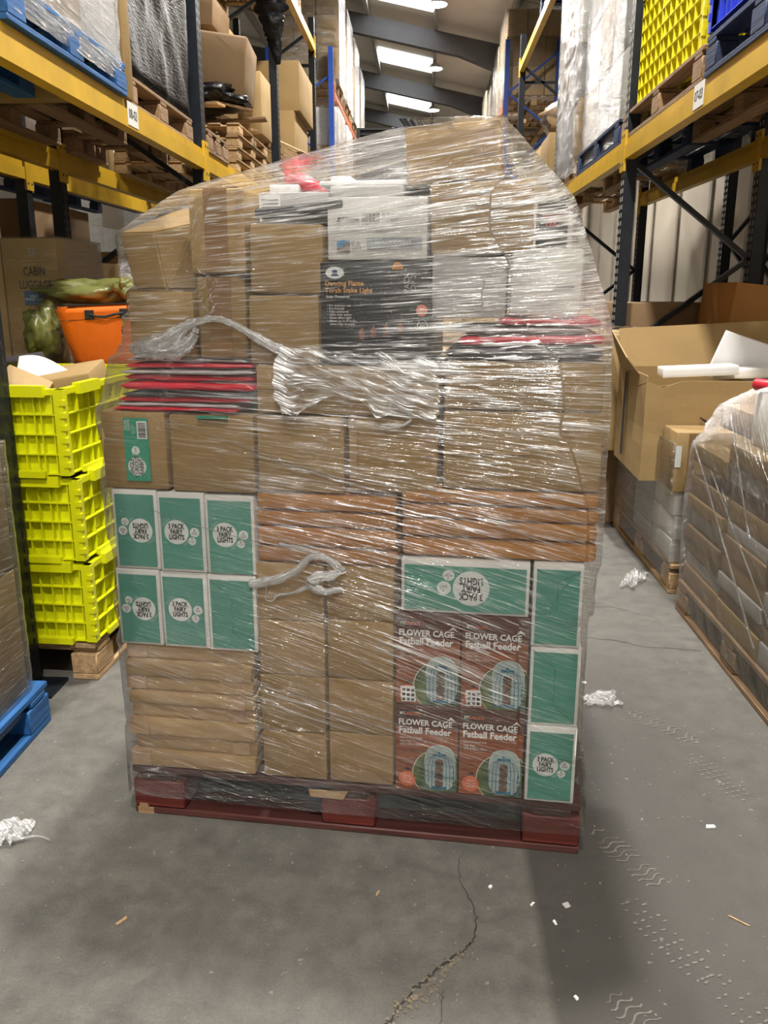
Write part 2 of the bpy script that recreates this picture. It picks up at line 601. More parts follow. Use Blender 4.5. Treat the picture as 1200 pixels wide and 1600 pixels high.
def film(name, label, points, z0, z1, M, window, nz, base, nside, mat, amp, haze_glare, slant, group=None, cap=True, off=0.004, nth=72, smooth=1, cat='stretch wrap'):
    cx, cy = base[0] + base[2] / 2, base[1] + base[3] / 2
    pts = [(p[0] - cx, p[1] - cy, p[2]) for p in points]
    zs, th, H = envelope(pts, z0, z1, nz, nth, window)
    for _ in range(smooth):
        H[1:-1] = (H[:-2] + 2 * H[1:-1] + H[2:]) / 4
    w, d = base[2], base[3]
    per = []
    nf, ns = nside
    for k in range(nf):
        per.append((-w / 2 + w * k / nf, -d / 2))
    for k in range(ns):
        per.append((w / 2, -d / 2 + d * k / ns))
    for k in range(max(6, nf // 4)):
        per.append((w / 2 - w * k / max(6, nf // 4), d / 2))
    for k in range(ns):
        per.append((-w / 2, d / 2 - d * k / ns))
    ph = np.array([math.atan2(y, x) for x, y in per])
    C = np.cos(th[None, :] - ph[:, None])
    good = C > 0.05
    n = len(per)
    V, UVs, LAY = [], [], []
    for i, z in enumerate(zs):
        sx_, sy_ = (H[i] * np.cos(th)).mean() * 2, (H[i] * np.sin(th)).mean() * 2      # a point sure to lie inside this slice
        hh = H[i] - sx_ * np.cos(th) - sy_ * np.sin(th)
        rr = np.where(good, (np.maximum(hh, 0.001)[None, :] + off) / np.maximum(C, 0.05), 1e9).min(1)
        for k in range(n):
            x, y = sx_ + rr[k] * math.cos(ph[k]), sy_ + rr[k] * math.sin(ph[k])
            u = x + cx
            t = u if k < nf else u + y * 1.3
            s = z + slant(u, z) * t
            wv = noise.noise(Vector((t * 3.0, s * 26.0, 3.1))) * 0.65 + noise.noise(Vector((t * 7.0, s * 70.0, 8.7))) * 0.35
            dr = amp * wv
            V.append((x + cx + dr * math.cos(ph[k]) * 0.4, y + cy + dr * math.sin(ph[k]) * 0.9, z))
            UVs.append((t, s))
            LAY.append(haze_glare(u, z, k < nf))
    F = []
    for i in range(nz - 1):
        for k in range(n):
            k2 = (k + 1) % n
            F.append((i * n + k, i * n + k2, (i + 1) * n + k2, (i + 1) * n + k))
    if cap:
        ci = len(V)
        last = np.array(V[-n:])
        V.append(tuple(last.mean(0)))
        UVs.append((cx, zs[-1]))
        LAY.append(LAY[-1])
        for k in range(n):
            F.append(((nz - 1) * n + k, (nz - 1) * n + (k + 1) % n, ci))
    me = bpy.data.meshes.new(name)
    me.from_pydata(V, [], F)
    me.materials.append(mat)
    for p in me.polygons:
        p.use_smooth = True
    ul = me.uv_layers.new(name='film')
    idx = np.zeros(len(me.loops), np.int32)
    me.loops.foreach_get('vertex_index', idx)
    ul.data.foreach_set('uv', np.array(UVs, np.float32)[idx].ravel())
    at = me.attributes.new('haze_glare', 'FLOAT', 'POINT')
    at.data.foreach_set('value', np.array(LAY, np.float32))
    o = bpy.data.objects.new(name, me)
    o.matrix_world = M
    link(o)
    return tag(o, label, cat, group)


def film_rope(parent, name, pts, rads, mat, lay=0.6, seg=14, sub=10, flat=0.55, seed=0, M=None):
    """Bunched, crumpled band of film along a path."""
    pts = [Vector(p) for p in pts]
    P, Rr = [], []
    for i in range(len(pts) - 1):
        for k in range(sub):
            t = k / sub
            p0, p1, p2, p3 = pts[max(i - 1, 0)], pts[i], pts[i + 1], pts[min(i + 2, len(pts) - 1)]
            P.append(0.5 * ((2 * p1) + (p2 - p0) * t + (2 * p0 - 5 * p1 + 4 * p2 - p3) * t * t + (3 * p1 - p0 - 3 * p2 + p3) * t ** 3))
            Rr.append(rads[i] * (1 - t) + rads[i + 1] * t)
    P.append(pts[-1])
    Rr.append(rads[-1])
    mb = MB()
    mb.tube(P, Rr, seg)
    me = mb.mesh(name, mat, True)
    uvs, n = [], len(P)
    for i in range(n):
        for k in range(seg):
            v = me.vertices[i * seg + k]
            dlt = v.co - P[i]
            f = 1 + 0.55 * noise.noise(Vector((i * 0.25 + seed, k * 1.7, seed * 3.1))) + 0.35 * noise.noise(Vector((i * 0.9, k * 3.1, seed)))
            v.co = P[i] + Vector((dlt.x * f, dlt.y * f * flat, dlt.z * f))
            uvs.append((i * 0.02, k * 0.011))
    ul = me.uv_layers.new(name='film')
    idx = np.zeros(len(me.loops), np.int32)
    me.loops.foreach_get('vertex_index', idx)
    ul.data.foreach_set('uv', np.array(uvs, np.float32)[idx].ravel())
    at = me.attributes.new('haze_glare', 'FLOAT', 'POINT')
    at.data.foreach_set('value', np.full(len(me.vertices), lay, np.float32))
    o = bpy.data.objects.new(name, me)
    if parent is not None:
        o.parent = parent
    if M is not None:
        o.matrix_world = M
    return link(o)


def film_sheet(parent, name, fn, nu, nv, mat, lay, label=None):
    """Loose crumpled sheet: fn(i, j) in 0..1 -> point."""
    V, U, Lh = [], [], []
    for j in range(nv + 1):
        for i in range(nu + 1):
            a, b = i / nu, j / nv
            V.append(tuple(fn(a, b)))
            U.append((a * 0.3, b * 0.12 + a * .10))
            Lh.append(lay(a, b) if callable(lay) else lay)
    F = [(j * (nu + 1) + i, j * (nu + 1) + i + 1, (j + 1) * (nu + 1) + i + 1, (j + 1) * (nu + 1) + i) for j in range(nv) for i in range(nu)]
    me = bpy.data.meshes.new(name)
    me.from_pydata(V, [], F)
    me.materials.append(mat)
    for p in me.polygons:
        p.use_smooth = True
    ul = me.uv_layers.new(name='film')
    idx = np.zeros(len(me.loops), np.int32)
    me.loops.foreach_get('vertex_index', idx)
    ul.data.foreach_set('uv', np.array(U, np.float32)[idx].ravel())
    at = me.attributes.new('haze_glare', 'FLOAT', 'POINT')
    at.data.foreach_set('value', np.array(Lh, np.float32))
    return mesh_obj(name, me, parent)

# ================================================================== THE SETTING
def floor_material():
    m, nt, out = new_mat('concrete_floor')
    b = N(nt, 'ShaderNodeBsdfPrincipled')
    tc = N(nt, 'ShaderNodeTexCoord')
    v = tc.outputs['Object']
    big = noise_n(nt, v, 1.3, 5, 0.6, 0.3)
    mid = noise_n(nt, v, 13.0, 6, 0.68, 0.2)
    fine = noise_n(nt, v, 160.0, 3, 0.7)
    f = math_n(nt, 'ADD', math_n(nt, 'MULTIPLY', big, 0.26), math_n(nt, 'MULTIPLY', mid, 0.42))
    f = math_n(nt, 'ADD', f, math_n(nt, 'MULTIPLY', fine, 0.28))
    c = ramp(nt, f, [(0.38, (0.078, 0.074, 0.067)), (0.48, (0.105, 0.100, 0.090)), (0.62, (0.150, 0.142, 0.126))])
    # grimy traffic lane with a hard seam on its left, worn out towards the right
    sx = N(nt, 'ShaderNodeSeparateXYZ')
    L(nt, v, sx.inputs[0])
    wob = math_n(nt, 'MULTIPLY', math_n(nt, 'SUBTRACT', noise_n(nt, v, 5.0, 4), 0.5), 0.10)
    xx = math_n(nt, 'ADD', sx.outputs[0], wob)
    mr = N(nt, 'ShaderNodeMapRange')
    L(nt, math_n(nt, 'ADD', sx.outputs[0], math_n(nt, 'MULTIPLY', wob, 0.15)), mr.inputs[0])
    mr.inputs[1].default_value, mr.inputs[2].default_value = 0.262, 0.285
    m2 = N(nt, 'ShaderNodeMapRange')
    L(nt, xx, m2.inputs[0])
    m2.inputs[1].default_value, m2.inputs[2].default_value = 1.25, 0.50
    lane = math_n(nt, 'MULTIPLY', mr.outputs[0], math_n(nt, 'ADD', math_n(nt, 'MULTIPLY', m2.outputs[0], 0.6), 0.4))
    m3 = N(nt, 'ShaderNodeMapRange')
    L(nt, sx.outputs[1], m3.inputs[0])
    m3.inputs[1].default_value, m3.inputs[2].default_value = 3.6, 2.5
    lane = math_n(nt, 'MULTIPLY', lane, m3.outputs[0])
    c = mixc(nt, math_n(nt, 'MULTIPLY', lane, 0.88), c, (0.045, 0.042, 0.038))
    sp = noise_n(nt, v, 45.0, 2, 0.5)
    sm = ramp(nt, sp, [(0.70, (0, 0, 0)), (0.76, (1, 1, 1))])
    c = mixc(nt, math_n(nt, 'MULTIPLY', sm, 0.35), c, (0.36, 0.34, 0.30))
    L(nt, c, b.inputs['Base Color'])
    L(nt, ramp(nt, mid, [(0.3, (0.48,) * 3), (0.7, (0.72,) * 3)]), b.inputs['Roughness'])
    b.inputs['Specular IOR Level'].default_value = 0.35
    bp = N(nt, 'ShaderNodeBump')
    bp.inputs['Strength'].default_value = 0.35
    bp.inputs['Distance'].default_value = 0.004
    L(nt, math_n(nt, 'ADD', math_n(nt, 'MULTIPLY', fine, 0.5), mid), bp.inputs['Height'])
    L(nt, bp.outputs[0], b.inputs['Normal'])
    L(nt, b.outputs[0], out.inputs[0])
    return m


FLOOR_M = floor_material()
floor = tag(MB().box(-9, 3.3, -16, 40, -0.1, 0).build('floor', FLOOR_M), kind='structure')
CRACK = simple('crack_dirt', (0.03, 0.026, 0.022), 0.95, var=0.3, scale=40, rnd=0)
RUBBLE = simple('crack_rubble', (0.20, 0.165, 0.115), 0.95, var=0.4, scale=60, rnd=0.2)
DUST = simple('pale_dust', (0.19, 0.182, 0.16), 0.95, var=0.15, scale=90, rnd=0.05)


PRINT_DUST = simple('tread_dust', (0.135, 0.128, 0.112), 0.95, var=0.25, scale=120, rnd=0.05)


def crack(pts, wid, seed, t=0.0012):
    rng = random.Random(seed)
    P = []
    for i in range(len(pts) - 1):
        for k in range(6):
            f = k / 6
            P.append((pts[i][0] * (1 - f) + pts[i + 1][0] * f + rng.uniform(-.005, .005), pts[i][1] * (1 - f) + pts[i + 1][1] * f + rng.uniform(-.005, .005), wid[i] * (1 - f) + wid[i + 1] * f))
    P.append((*pts[-1], wid[-1]))
    mb = MB()
    vs = []
    for i, (x, y, w) in enumerate(P):
        q0, q1 = P[max(i - 1, 0)], P[min(i + 1, len(P) - 1)]
        a = math.atan2(q1[1] - q0[1], q1[0] - q0[0]) + math.pi / 2
        w1, w2 = w * rng.uniform(.4, 1), w * rng.uniform(.4, 1)
        vs += [(x + math.cos(a) * w1, y + math.sin(a) * w1, t), (x - math.cos(a) * w2, y - math.sin(a) * w2, t)]
    mb.add(vs, [(2 * i, 2 * i + 1, 2 * i + 3, 2 * i + 2) for i in range(len(P) - 1)])
    return mb.build('crack', CRACK, floor)


crack([(-0.06, 1.335), (-0.015, 1.42), (0.02, 1.455), (0.055, 1.50), (0.105, 1.545), (0.125, 1.57), (0.135, 1.63), (0.125, 1.69), (0.105, 1.74), (0.10, 1.82), (0.115, 1.88)], [.004, .004, .006, .005, .003, .0025, .0022, .0015, .0012, .001, .0006], 1)
crack([(0.045, 1.33), (0.05, 1.40), (0.055, 1.43)], [.0015, .001, .0005], 2)
crack([(0.62, 3.30), (0.80, 3.26), (0.90, 3.20), (1.12, 3.17)], [.0012, .0018, .001, .0022], 3)
crack([(0.70, 3.62), (0.86, 3.65), (1.05, 3.50)], [.0006, .001, .0006], 4)
rub = MB()
rng = random.Random(5)
for _ in range(150):
    f = rng.random()
    x, y = -0.05 + f * 0.16 + rng.gauss(0, .012), 1.35 + f * 0.19 + rng.gauss(0, .012)
    s = rng.uniform(.0008, .003)
    rub.box(x - s, x + s, y - s, y + s * 1.4, 0, s * 1.2)
tag(rub.build('rubble', RUBBLE, floor), kind='stuff')
specks = MB()
for _ in range(420):
    x, y = rng.uniform(-1.1, 1.1), rng.uniform(1.2, 3.8)
    s = rng.uniform(.0006, .0022)
    specks.box(x - s, x + s, y - s * rng.uniform(.5, 2), y + s, 0, s)
tag(specks.build('grit', DUST, floor), kind='stuff')


def shoe_print(x, y, ang, kind, seed):
    """Dusty tread marks left on the dark lane."""
    rng = random.Random(seed)
    mb = MB()
    M = Matrix.Translation((x, y, 0)) @ Matrix.Rotation(R(ang), 4, 'Z')
    for k in range(13):
        yy = -0.125 + k * 0.0205
        half = 0.042 * math.sqrt(max(0.05, 1 - (yy / 0.145) ** 2)) * (0.8 if -0.05 < yy < 0.0 else 1.0)
        if kind == 0:
            if rng.random() < 0.15:
                continue
            n = 9
            pts = [(-half + 2 * half * i / (n - 1), yy + 0.006 * math.sin(i * 1.1 + k * .3)) for i in range(n)]
            wdt = rng.uniform(.0012, .0026)
            vs = []
            for px, py in pts:
                vs += [M @ Vector((px, py - wdt, .0012)), M @ Vector((px, py + wdt, .0012))]
            mb.add(vs, [(2 * i, 2 * i + 2, 2 * i + 3, 2 * i + 1) for i in range(n - 1)])
        else:
            for c in (-1, -0.35, 0.35, 1):
                if rng.random() < 0.3:
                    continue
                px = c * half * 0.85
                a = rng.uniform(-.5, .5)
                s1, s2 = rng.uniform(.004, .008), rng.uniform(.003, .005)
                q = [Vector((px + math.cos(a + t) * s1, yy + math.sin(a + t) * s2, .0012)) for t in (0.6, 2.5, 3.8, 5.6)]
                mb.add([M @ p for p in q], [(0, 1, 2, 3)])
    return tag(mb.build('shoe_print', PRINT_DUST, floor), kind='stuff')


shoe_print(0.53, 1.87, 28, 0, 1)
shoe_print(0.55, 1.60, 25, 1, 2)
shoe_print(0.88, 2.26, 20, 1, 3)
shoe_print(0.68, 1.38, 30, 1, 4)
shoe_print(0.80, 2.55, 40, 0, 5)
shoe_print(0.47, 1.33, 35, 0, 6)

tag(MB().box(3.1, 3.3, -16, 40, 0, 5.9).build('wall_right', CLADDING), kind='structure')
tag(MB().box(-9.2, -9, -16, 40, 0, 8.6).build('wall_left', CLADDING), kind='structure')
tag(MB().box(-9, 3.3, 40, 40.2, 0, 8.6).build('wall_back', CLADDING), kind='structure')
tag(MB().box(-9, 3.3, -16.2, -16, 0, 8.6).build('wall_front', CLADDING), kind='structure')
cl = MB()
for k in range(34):
    cl.box(3.07, 3.1, -1 + k * 1.2, -1 + k * 1.2 + 0.08, 0, 5.8)
tag(cl.build('trim_1', simple('cladding_post', (0.36, 0.33, 0.28), 0.7, rnd=0)), kind='structure')


def roof_z(x):
    return 6.62 - 0.215 * x


ceil = tag(MB().add([(-9.2, -16.2, roof_z(-9.2)), (3.3, -16.2, roof_z(3.3)), (3.3, 40.2, roof_z(3.3)), (-9.2, 40.2, roof_z(-9.2)),
                     (-9.2, -16.2, roof_z(-9.2) + .1), (3.3, -16.2, roof_z(3.3) + .1), (3.3, 40.2, roof_z(3.3) + .1), (-9.2, 40.2, roof_z(-9.2) + .1)],
                    [(0, 1, 2, 3), (7, 6, 5, 4), (0, 4, 5, 1), (1, 5, 6, 2), (2, 6, 7, 3), (3, 7, 4, 0)]).build('ceiling', ROOF), kind='structure')
for x in (-8.2, -6.8, -5.4, -4.0, -2.6, -1.22, 0.14, 1.5, 2.8):      # purlins along the building
    MB().box(x - .035, x + .035, -16, 40, roof_z(x) - .20, roof_z(x) - .005).build('purlin', simple('purlin_steel', (0.28, 0.27, 0.25), 0.6, rnd=0), ceil)
for y in (4.5, 9.2, 13.9, 18.6, 23.3, 28.0, 32.7, 37.4):                 # rafters across it, deeper at the eaves
    mb = MB()
    a, bb = -9.0, 3.1
    ks = [(a, .36), (0.6, .36), (3.1, .78)]
    for (x0, d0), (x1, d1) in zip(ks[:-1], ks[1:]):
        vs = []
        for x, d in ((x0, d0), (x1, d1)):
            zt = roof_z(x) - .20
            vs += [(x, y - .09, zt - d), (x, y + .09, zt - d), (x, y + .09, zt), (x, y - .09, zt)]
        mb.add(vs, [(0, 1, 2, 3), (4, 7, 6, 5), (0, 4, 5, 1), (1, 5, 6, 2), (2, 6, 7, 3), (3, 7, 4, 0)])
    mb.build('rafter', RAFTER, ceil)
for y in (16.4, 20.8, 25.4, 30.1, 34.8):                       # thin joints of the lining sheets
    for x0, x1 in ((-1.15, 0.08), (0.2, 1.45), (-2.5, -1.3), (1.6, 2.8)):
        MB().add([(x0, y - .012, roof_z(x0) - .012), (x1, y - .012, roof_z(x1) - .012), (x1, y + .012, roof_z(x1) - .012), (x0, y + .012, roof_z(x0) - .012)], [(0, 1, 2, 3)]).build('lining_joint', RAFTER, ceil)
for i, y in enumerate((17.45, 22.1, 26.8, 31.5, 12.7, 8.0, 3.3, -1.4, -6.1, -10.8)):
    x0, x1 = -1.16, 0.08
    tag(MB().add([(x0, y - .6, roof_z(x0) - .03), (x1, y - .6, roof_z(x1) - .03), (x1, y + .6, roof_z(x1) - .03), (x0, y + .6, roof_z(x0) - .03)], [(0, 1, 2, 3)]).build('window_%d' % (i + 1), SKYLIGHT), kind='structure')

LAMP_BODY = simple('lamp_housing', (0.5, 0.5, 0.5), 0.4, rnd=0)
for i, y in enumerate(LAMP_Y):
    which = {20.9: 'nearer', 25.4: 'farther'}.get(y)
    lab = ('%s of the two bright round lamps under the roof skylights' % which) if which else 'round high bay lamp outside the view, %s' % ('above the viewer' if abs(y + .95) < .1 else 'above the wrapped load' if y == 3.4 else '%.1f metres %s the viewer' % (abs(y), 'ahead of' if y > 0 else 'behind'))
    t = empty('high_bay_lamp', lab, 'lamp', Matrix.Translation((0.14, y, LAMP_Z)), 'high bay lamps over the aisle')
    MB().tube([(0, 0, .10), (0, 0, .05), (0, 0, 0)], [.07, .12, .19], 20).build('housing', LAMP_BODY, t)
    MB().tube([(0, 0, 0.0), (0, 0, -.012)], .17, 20).build('diffuser', LAMP_ON, t)
    MB().tube([(0, 0, .10), (0, 0, .20)], .008, 6).build('hanger', LAMP_BODY, t)
    ld = bpy.data.lights.new('lamp_light', 'AREA')
    ld.shape = 'DISK'
    ld.size = 0.36
    ld.energy = LAMP_POWER
    ld.color = (1.0, 0.955, 0.88)
    ld.spread = R(155)
    lo = bpy.data.objects.new('lamp_light', ld)
    lo.parent = t
    lo.location = (0, 0, -.02)
    link(lo)


# ================================================================== RACKING
def upright_mesh(h, w=.10, d=.075):
    mb = MB()
    t = .012
    mb.box(-w / 2, w / 2, -d / 2, -d / 2 + t, 0, h)
    mb.box(-w / 2, -w / 2 + t, -d / 2, d / 2, 0, h)
    mb.box(w / 2 - t, w / 2, -d / 2, d / 2, 0, h)
    mb.box(-w / 2, -w / 2 + .03, d / 2 - t, d / 2, 0, h)
    mb.box(w / 2 - .03, w / 2, d / 2 - t, d / 2, 0, h)
    return mb


UP_CACHE = {}


def rack_upright(xf, xr, y, h, mat, label, facing, front_node=2.05, pitch=.62, slots='dark', group=None, horiz=()):
    """Upright frame: two posts, zigzag bracing. facing = +1 when the aisle face looks to +x."""
    t = empty('rack_upright', label, 'rack upright', Matrix.Translation((xf, y, 0)), group)
    key = (h, mat.name)
    if key not in UP_CACHE:
        me = upright_mesh(h).mesh('post', mat)
        sl = MB()
        z = .06
        while z < h - .05:
            for sx in (-.026, .026):
                sl.box(sx - .006, sx + .006, -.0385, -.0372, z, z + .028)
            z += .05
        UP_CACHE[key] = (me, sl.mesh('slot', SLOT), sl.mesh('slot_light', SLOT_L))
    me, s1, s2 = UP_CACHE[key]
    for xo in (0, xr - xf):
        p = mesh_obj('post', me, t, (xo - facing * .035, 0, 0), (0, 0, R(90 * facing)))
        q = mesh_obj('slot', s2 if (slots == 'pale') else s1, p)
        q['kind'] = 'stuff'
    x0, x1 = -facing * .06, (xr - xf) + facing * .0
    z, side = front_node, 0
    nodes = []
    k = -6
    for k in range(-6, 12):
        zz = front_node + k * pitch
        if .1 < zz < h - .1:
            nodes.append((x0 if k % 2 == 0 else x1, zz))
    for (xa, za), (xb, zb) in zip(nodes[:-1], nodes[1:]):
        MB().bar((xa, .0, za), (xb, .0, zb), .045, .03).build('brace', mat, t)
    for zz in horiz:
        MB().bar((x0, .0, zz), (x1, .0, zz), .045, .03).build('brace', mat, t)
    MB().box(-.09, .09, -.075, .075, 0, .012).build('foot_plate', mat, t)
    MB().box(-.09 + xr - xf, .09 + xr - xf, -.075, .075, 0, .012).build('foot_plate', mat, t)
    return t


def rack_rail(x, y0, y1, ztop, mat, label, facing, group=None, sign=None, h=.125, sign_y=None):
    """Stepped box beam hooked between two posts, with end plates."""
    t = empty('rack_rail', label, 'rack beam', Matrix.Translation((x, y0, ztop)), group)
    ln = y1 - y0
    mb = MB()
    f = facing
    a, b_ = sorted((0, -f * .05))
    mb.box(a, b_, 0.05, ln - .05, -h, 0)
    a, b_ = sorted((0.0, f * .012))
    mb.box(a, b_, 0.05, ln - .05, -h, -h * .35)
    mb.build('beam_section', mat, t)
    for yy in (0.0, ln):
        s = 1 if yy == 0 else -1
        y_a, y_b = sorted((yy + s * .055, yy + s * -.0))
        e = MB()
        a, b_ = sorted((0, f * .016))
        e.box(a, b_, y_a, y_b, -h - .07, .05)
        c = e.build('end_plate', mat, t)
        hh = MB()
        for z in (-.15, .02):
            hh.tube([(f * .0165, (y_a + y_b) / 2, z), (f * .0185, (y_a + y_b) / 2, z)], .008, 8)
        tag(hh.build('rivet', SLOT, c), kind='stuff')
    if sign:
        yy = sign_y - y0
        sp = MB().box(*sorted((f * .0125, f * .0145)), yy - .075, yy + .075, -h + .012, -.006).build('bay_sign', WHITE, t)
        me = text_mesh(sign, BLACK, .02)
        o = bpy.data.objects.new('lettering', me)
        o.parent = sp
        o.matrix_local = Matrix.Translation((f * .0152, yy, -h / 2 + .002)) @ Matrix.Rotation(R(90 * f), 4, 'Z') @ Matrix.Rotation(R(90), 4, 'X') @ Matrix.Diagonal((.052, .062, .06, 1))
        link(o)
    return t


LX, LXR, RX, RXR = -1.46, -2.42, 1.27, 2.12
# left run
rack_upright(-1.395, LXR, 2.72, 2.15, STEEL_B, 'black rack post frame at far left beside the yellow tubs', 1, front_node=1.4, pitch=.6)
rack_upright(LX, LXR, 5.86, 6.0, STEEL_B, 'black left rack frame carrying the beam numbered 08-03 at its far end', 1, front_node=2.05)
rack_upright(LX, LXR, 8.88, 6.0, STEEL_B, 'black left rack frame with black plastic film hanging on it', 1, front_node=3.05, pitch=.55)
rack_upright(LX, LXR, 11.85, 4.75, STEEL_B, 'short-topped black left rack frame just before the blue post', 1, front_node=3.4, pitch=.6, horiz=(4.2,))
rack_upright(LX, LXR, 14.15, 5.0, STEEL_BLUE, 'bright blue left rack frame far down the aisle', 1, front_node=3.4, pitch=.6)
rack_rail(LX, 2.72, 5.86, 2.29, YELLOW, 'yellow left front beam with the sign 08-03', 1, sign='08-03', sign_y=4.42)
rack_rail(LX, 5.86, 8.88, 2.29, YELLOW, 'yellow left front beam under the pile of scrap pallets', 1)
rack_rail(LX, 8.88, 11.85, 2.29, YELLOW, 'yellow left front beam hidden behind the wrapped load top', 1)
rack_rail(LXR, 2.72, 5.86, 2.29, YELLOW, 'yellow left rear beam ending at the rear post, near part', 1)
rack_rail(LXR, 5.86, 8.88, 2.29, YELLOW, 'yellow left rear beam running behind the black diagonal brace', 1)
rack_rail(LX, 8.88, 11.85, 4.48, YELLOW, 'upper yellow left front beam rising above the black hanging film', 1)
rack_rail(LXR, 8.88, 11.85, 4.48, YELLOW, 'upper yellow left rear beam seen past the near black post', 1)
rack_rail(LX, 14.2, 17.2, 4.45, ORANGE_STEEL, 'orange left beam under the tall wrapped loads', 1)
rack_rail(LX, 17.2, 20.2, 4.45, ORANGE_STEEL, 'second orange left beam, farther down the aisle', 1)
rack_upright(-2.86, -3.8, 6.3, 4.5, STEEL_B, 'black post frame of the back row behind the left rack', 1, front_node=2.5)
rack_rail(-2.86, 3.3, 6.3, 2.29, YELLOW, 'yellow back row beam at the left image edge', 1)
rack_rail(-2.86, 6.3, 9.3, 2.29, YELLOW, 'yellow back row beam beneath the black film wrapped load', 1)
# right run
rack_upright(RX, RXR, 5.88, 6.0, STEEL_B, 'black right rack frame under the wooden pallet of yellow crates', -1, front_node=2.2, pitch=.6, slots='pale')
rack_upright(RX, RXR, 9.0, 6.0, STEEL_B, 'black right rack frame behind the dark red printed box', -1, front_node=2.2, pitch=.6, slots='pale')
rack_upright(RX, RXR, 12.9, 4.8, STEEL_B, 'black right rack frame far down the aisle before the blue post', -1, front_node=3.2, pitch=.6, horiz=(4.2,))
rack_upright(RX, RXR, 15.45, 5.4, STEEL_BLUE, 'bright blue right rack frame far down the aisle', -1, front_node=3.4, pitch=.6)
rack_upright(2.55, 3.0, 7.75, 4.2, STEEL_B, 'slotted black frame against the right wall, left one', -1, front_node=1.8, pitch=.5, slots='pale')
rack_upright(2.55, 3.0, 6.95, 4.2, STEEL_B, 'slotted black frame against the right wall, right one', -1, front_node=1.6, pitch=.5, slots='pale')
rack_rail(RX, 2.75, 5.88, 2.335, YELLOW, 'yellow right front beam with the sign 07-03', -1, sign='07-03', sign_y=4.33)
rack_rail(RX, 5.88, 9.0, 2.335, YELLOW, 'yellow right front beam under the blue pallet of wrapped goods', -1)
rack_rail(RX, 9.0, 12.9, 2.335, YELLOW, 'yellow right front beam hidden behind the wrapped load', -1)
rack_rail(RXR, 2.75, 5.88, 2.335, YELLOW, 'yellow right rear beam at the right image edge', -1)
rack_rail(RXR, 5.88, 9.0, 2.335, YELLOW, 'yellow right rear beam crossing in front of the pale wall', -1)
rack_rail(RX, 9.0, 12.9, 4.45, YELLOW, 'upper yellow right front beam beside the navy pallet', -1)
rack_rail(RX, 15.45, 18.5, 4.45, ORANGE_STEEL, 'orange right beam far down the aisle', -1)


# ================================================================== PALLETS AND LOADS
PAL_CACHE = {}


def pallet(label, cx, cy, z, sx, sy, rot, mat, group=None, mat2=None, h=.144, name='pallet', M=None):
    """Timber pallet; deck boards run along local x. Every board and block is a part."""
    if M is None:        # boards run along the aisle
        M = Matrix.Translation((cx, cy, z)) @ Matrix.Rotation(R(rot + 90), 4, 'Z')
        sx, sy = sy, sx
    t = empty(name, label, 'pallet', M, group)
    mat2 = mat2 or mat
    key = (round(sx, 3), round(sy, 3), mat.name, h)
    if key not in PAL_CACHE:
        k = h / .144
        PAL_CACHE[key] = dict(
            plank=rounded_box('plank', sx, .098, .02 * k, mat, .003, 0, seg=1), runner=rounded_box('runner', .10, sy, .02 * k, mat2, .003, 0, seg=1),
            block=rounded_box('block', .145, .10, .080 * k, mat, .004, 0, seg=1), bottom=rounded_box('bottom_board', sx, .10, .022 * k, mat, .003, 0, seg=1))
    c = PAL_CACHE[key]
    k = h / .144
    n = 7
    for i in range(n):
        y = -sy / 2 + .05 + (sy - .10) * i / (n - 1)
        mesh_obj('plank', c['plank'], t, (0, y, h - .02 * k))
    for x in (-sx / 2 + .073, 0, sx / 2 - .073):
        mesh_obj('runner', c['runner'], t, (x, 0, h - .04 * k))
        for y in (-sy / 2 + .05, 0, sy / 2 - .05):
            mesh_obj('block', c['block'], t, (x, y, .022 * k))
    for y in (-sy / 2 + .05, 0, sy / 2 - .05):
        mesh_obj('bottom_board', c['bottom'], t, (0, y, 0))
    return t


BOX_CACHE = {}


def world_carton(x0, x1, y0, y1, z0, z1, label, mat=None, cat='carton', group=None, name='carton', rot=0.0, tilt=(0, 0), bev=.008, bulge=.008, tape=None, seed=None):
    w, d, h = x1 - x0, y1 - y0, z1 - z0
    sd = seed if seed is not None else int((x0 * 13 + y0 * 7 + z0 * 29) * 100)
    key = (round(w, 3), round(d, 3), round(h, 3), (mat or KRAFT).name, bev, bulge)
    if key not in BOX_CACHE:
        BOX_CACHE[key] = rounded_box(name, w, d, h, mat or KRAFT, bev, bulge, sd)
    o = mesh_obj(name, BOX_CACHE[key], None, ((x0 + x1) / 2, (y0 + y1) / 2, z0), (R(tilt[0]), R(tilt[1]), R(rot)))
    tag(o, label, cat, group)
    if tape == 'y':      # tape over the face that looks towards -y
        MB().box(-.025, .025, -d / 2 - bulge - .001, -d / 2, .005, h - .005).build('tape', TAPE_L, o)
    elif tape == 'x+':
        MB().box(w / 2, w / 2 + bulge + .001, -.025, .025, .005, h - .005).build('tape', TAPE_L, o)
    elif tape == 'x-':
        MB().box(-w / 2 - bulge - .001, -w / 2, -.025, .025, .005, h - .005).build('tape', TAPE_L, o)
    return o


def corners(x0, x1, y0, y1, z0, z1):
    return [(x, y, z) for x in (x0, x1) for y in (y0, y1) for z in (z0, z1)]


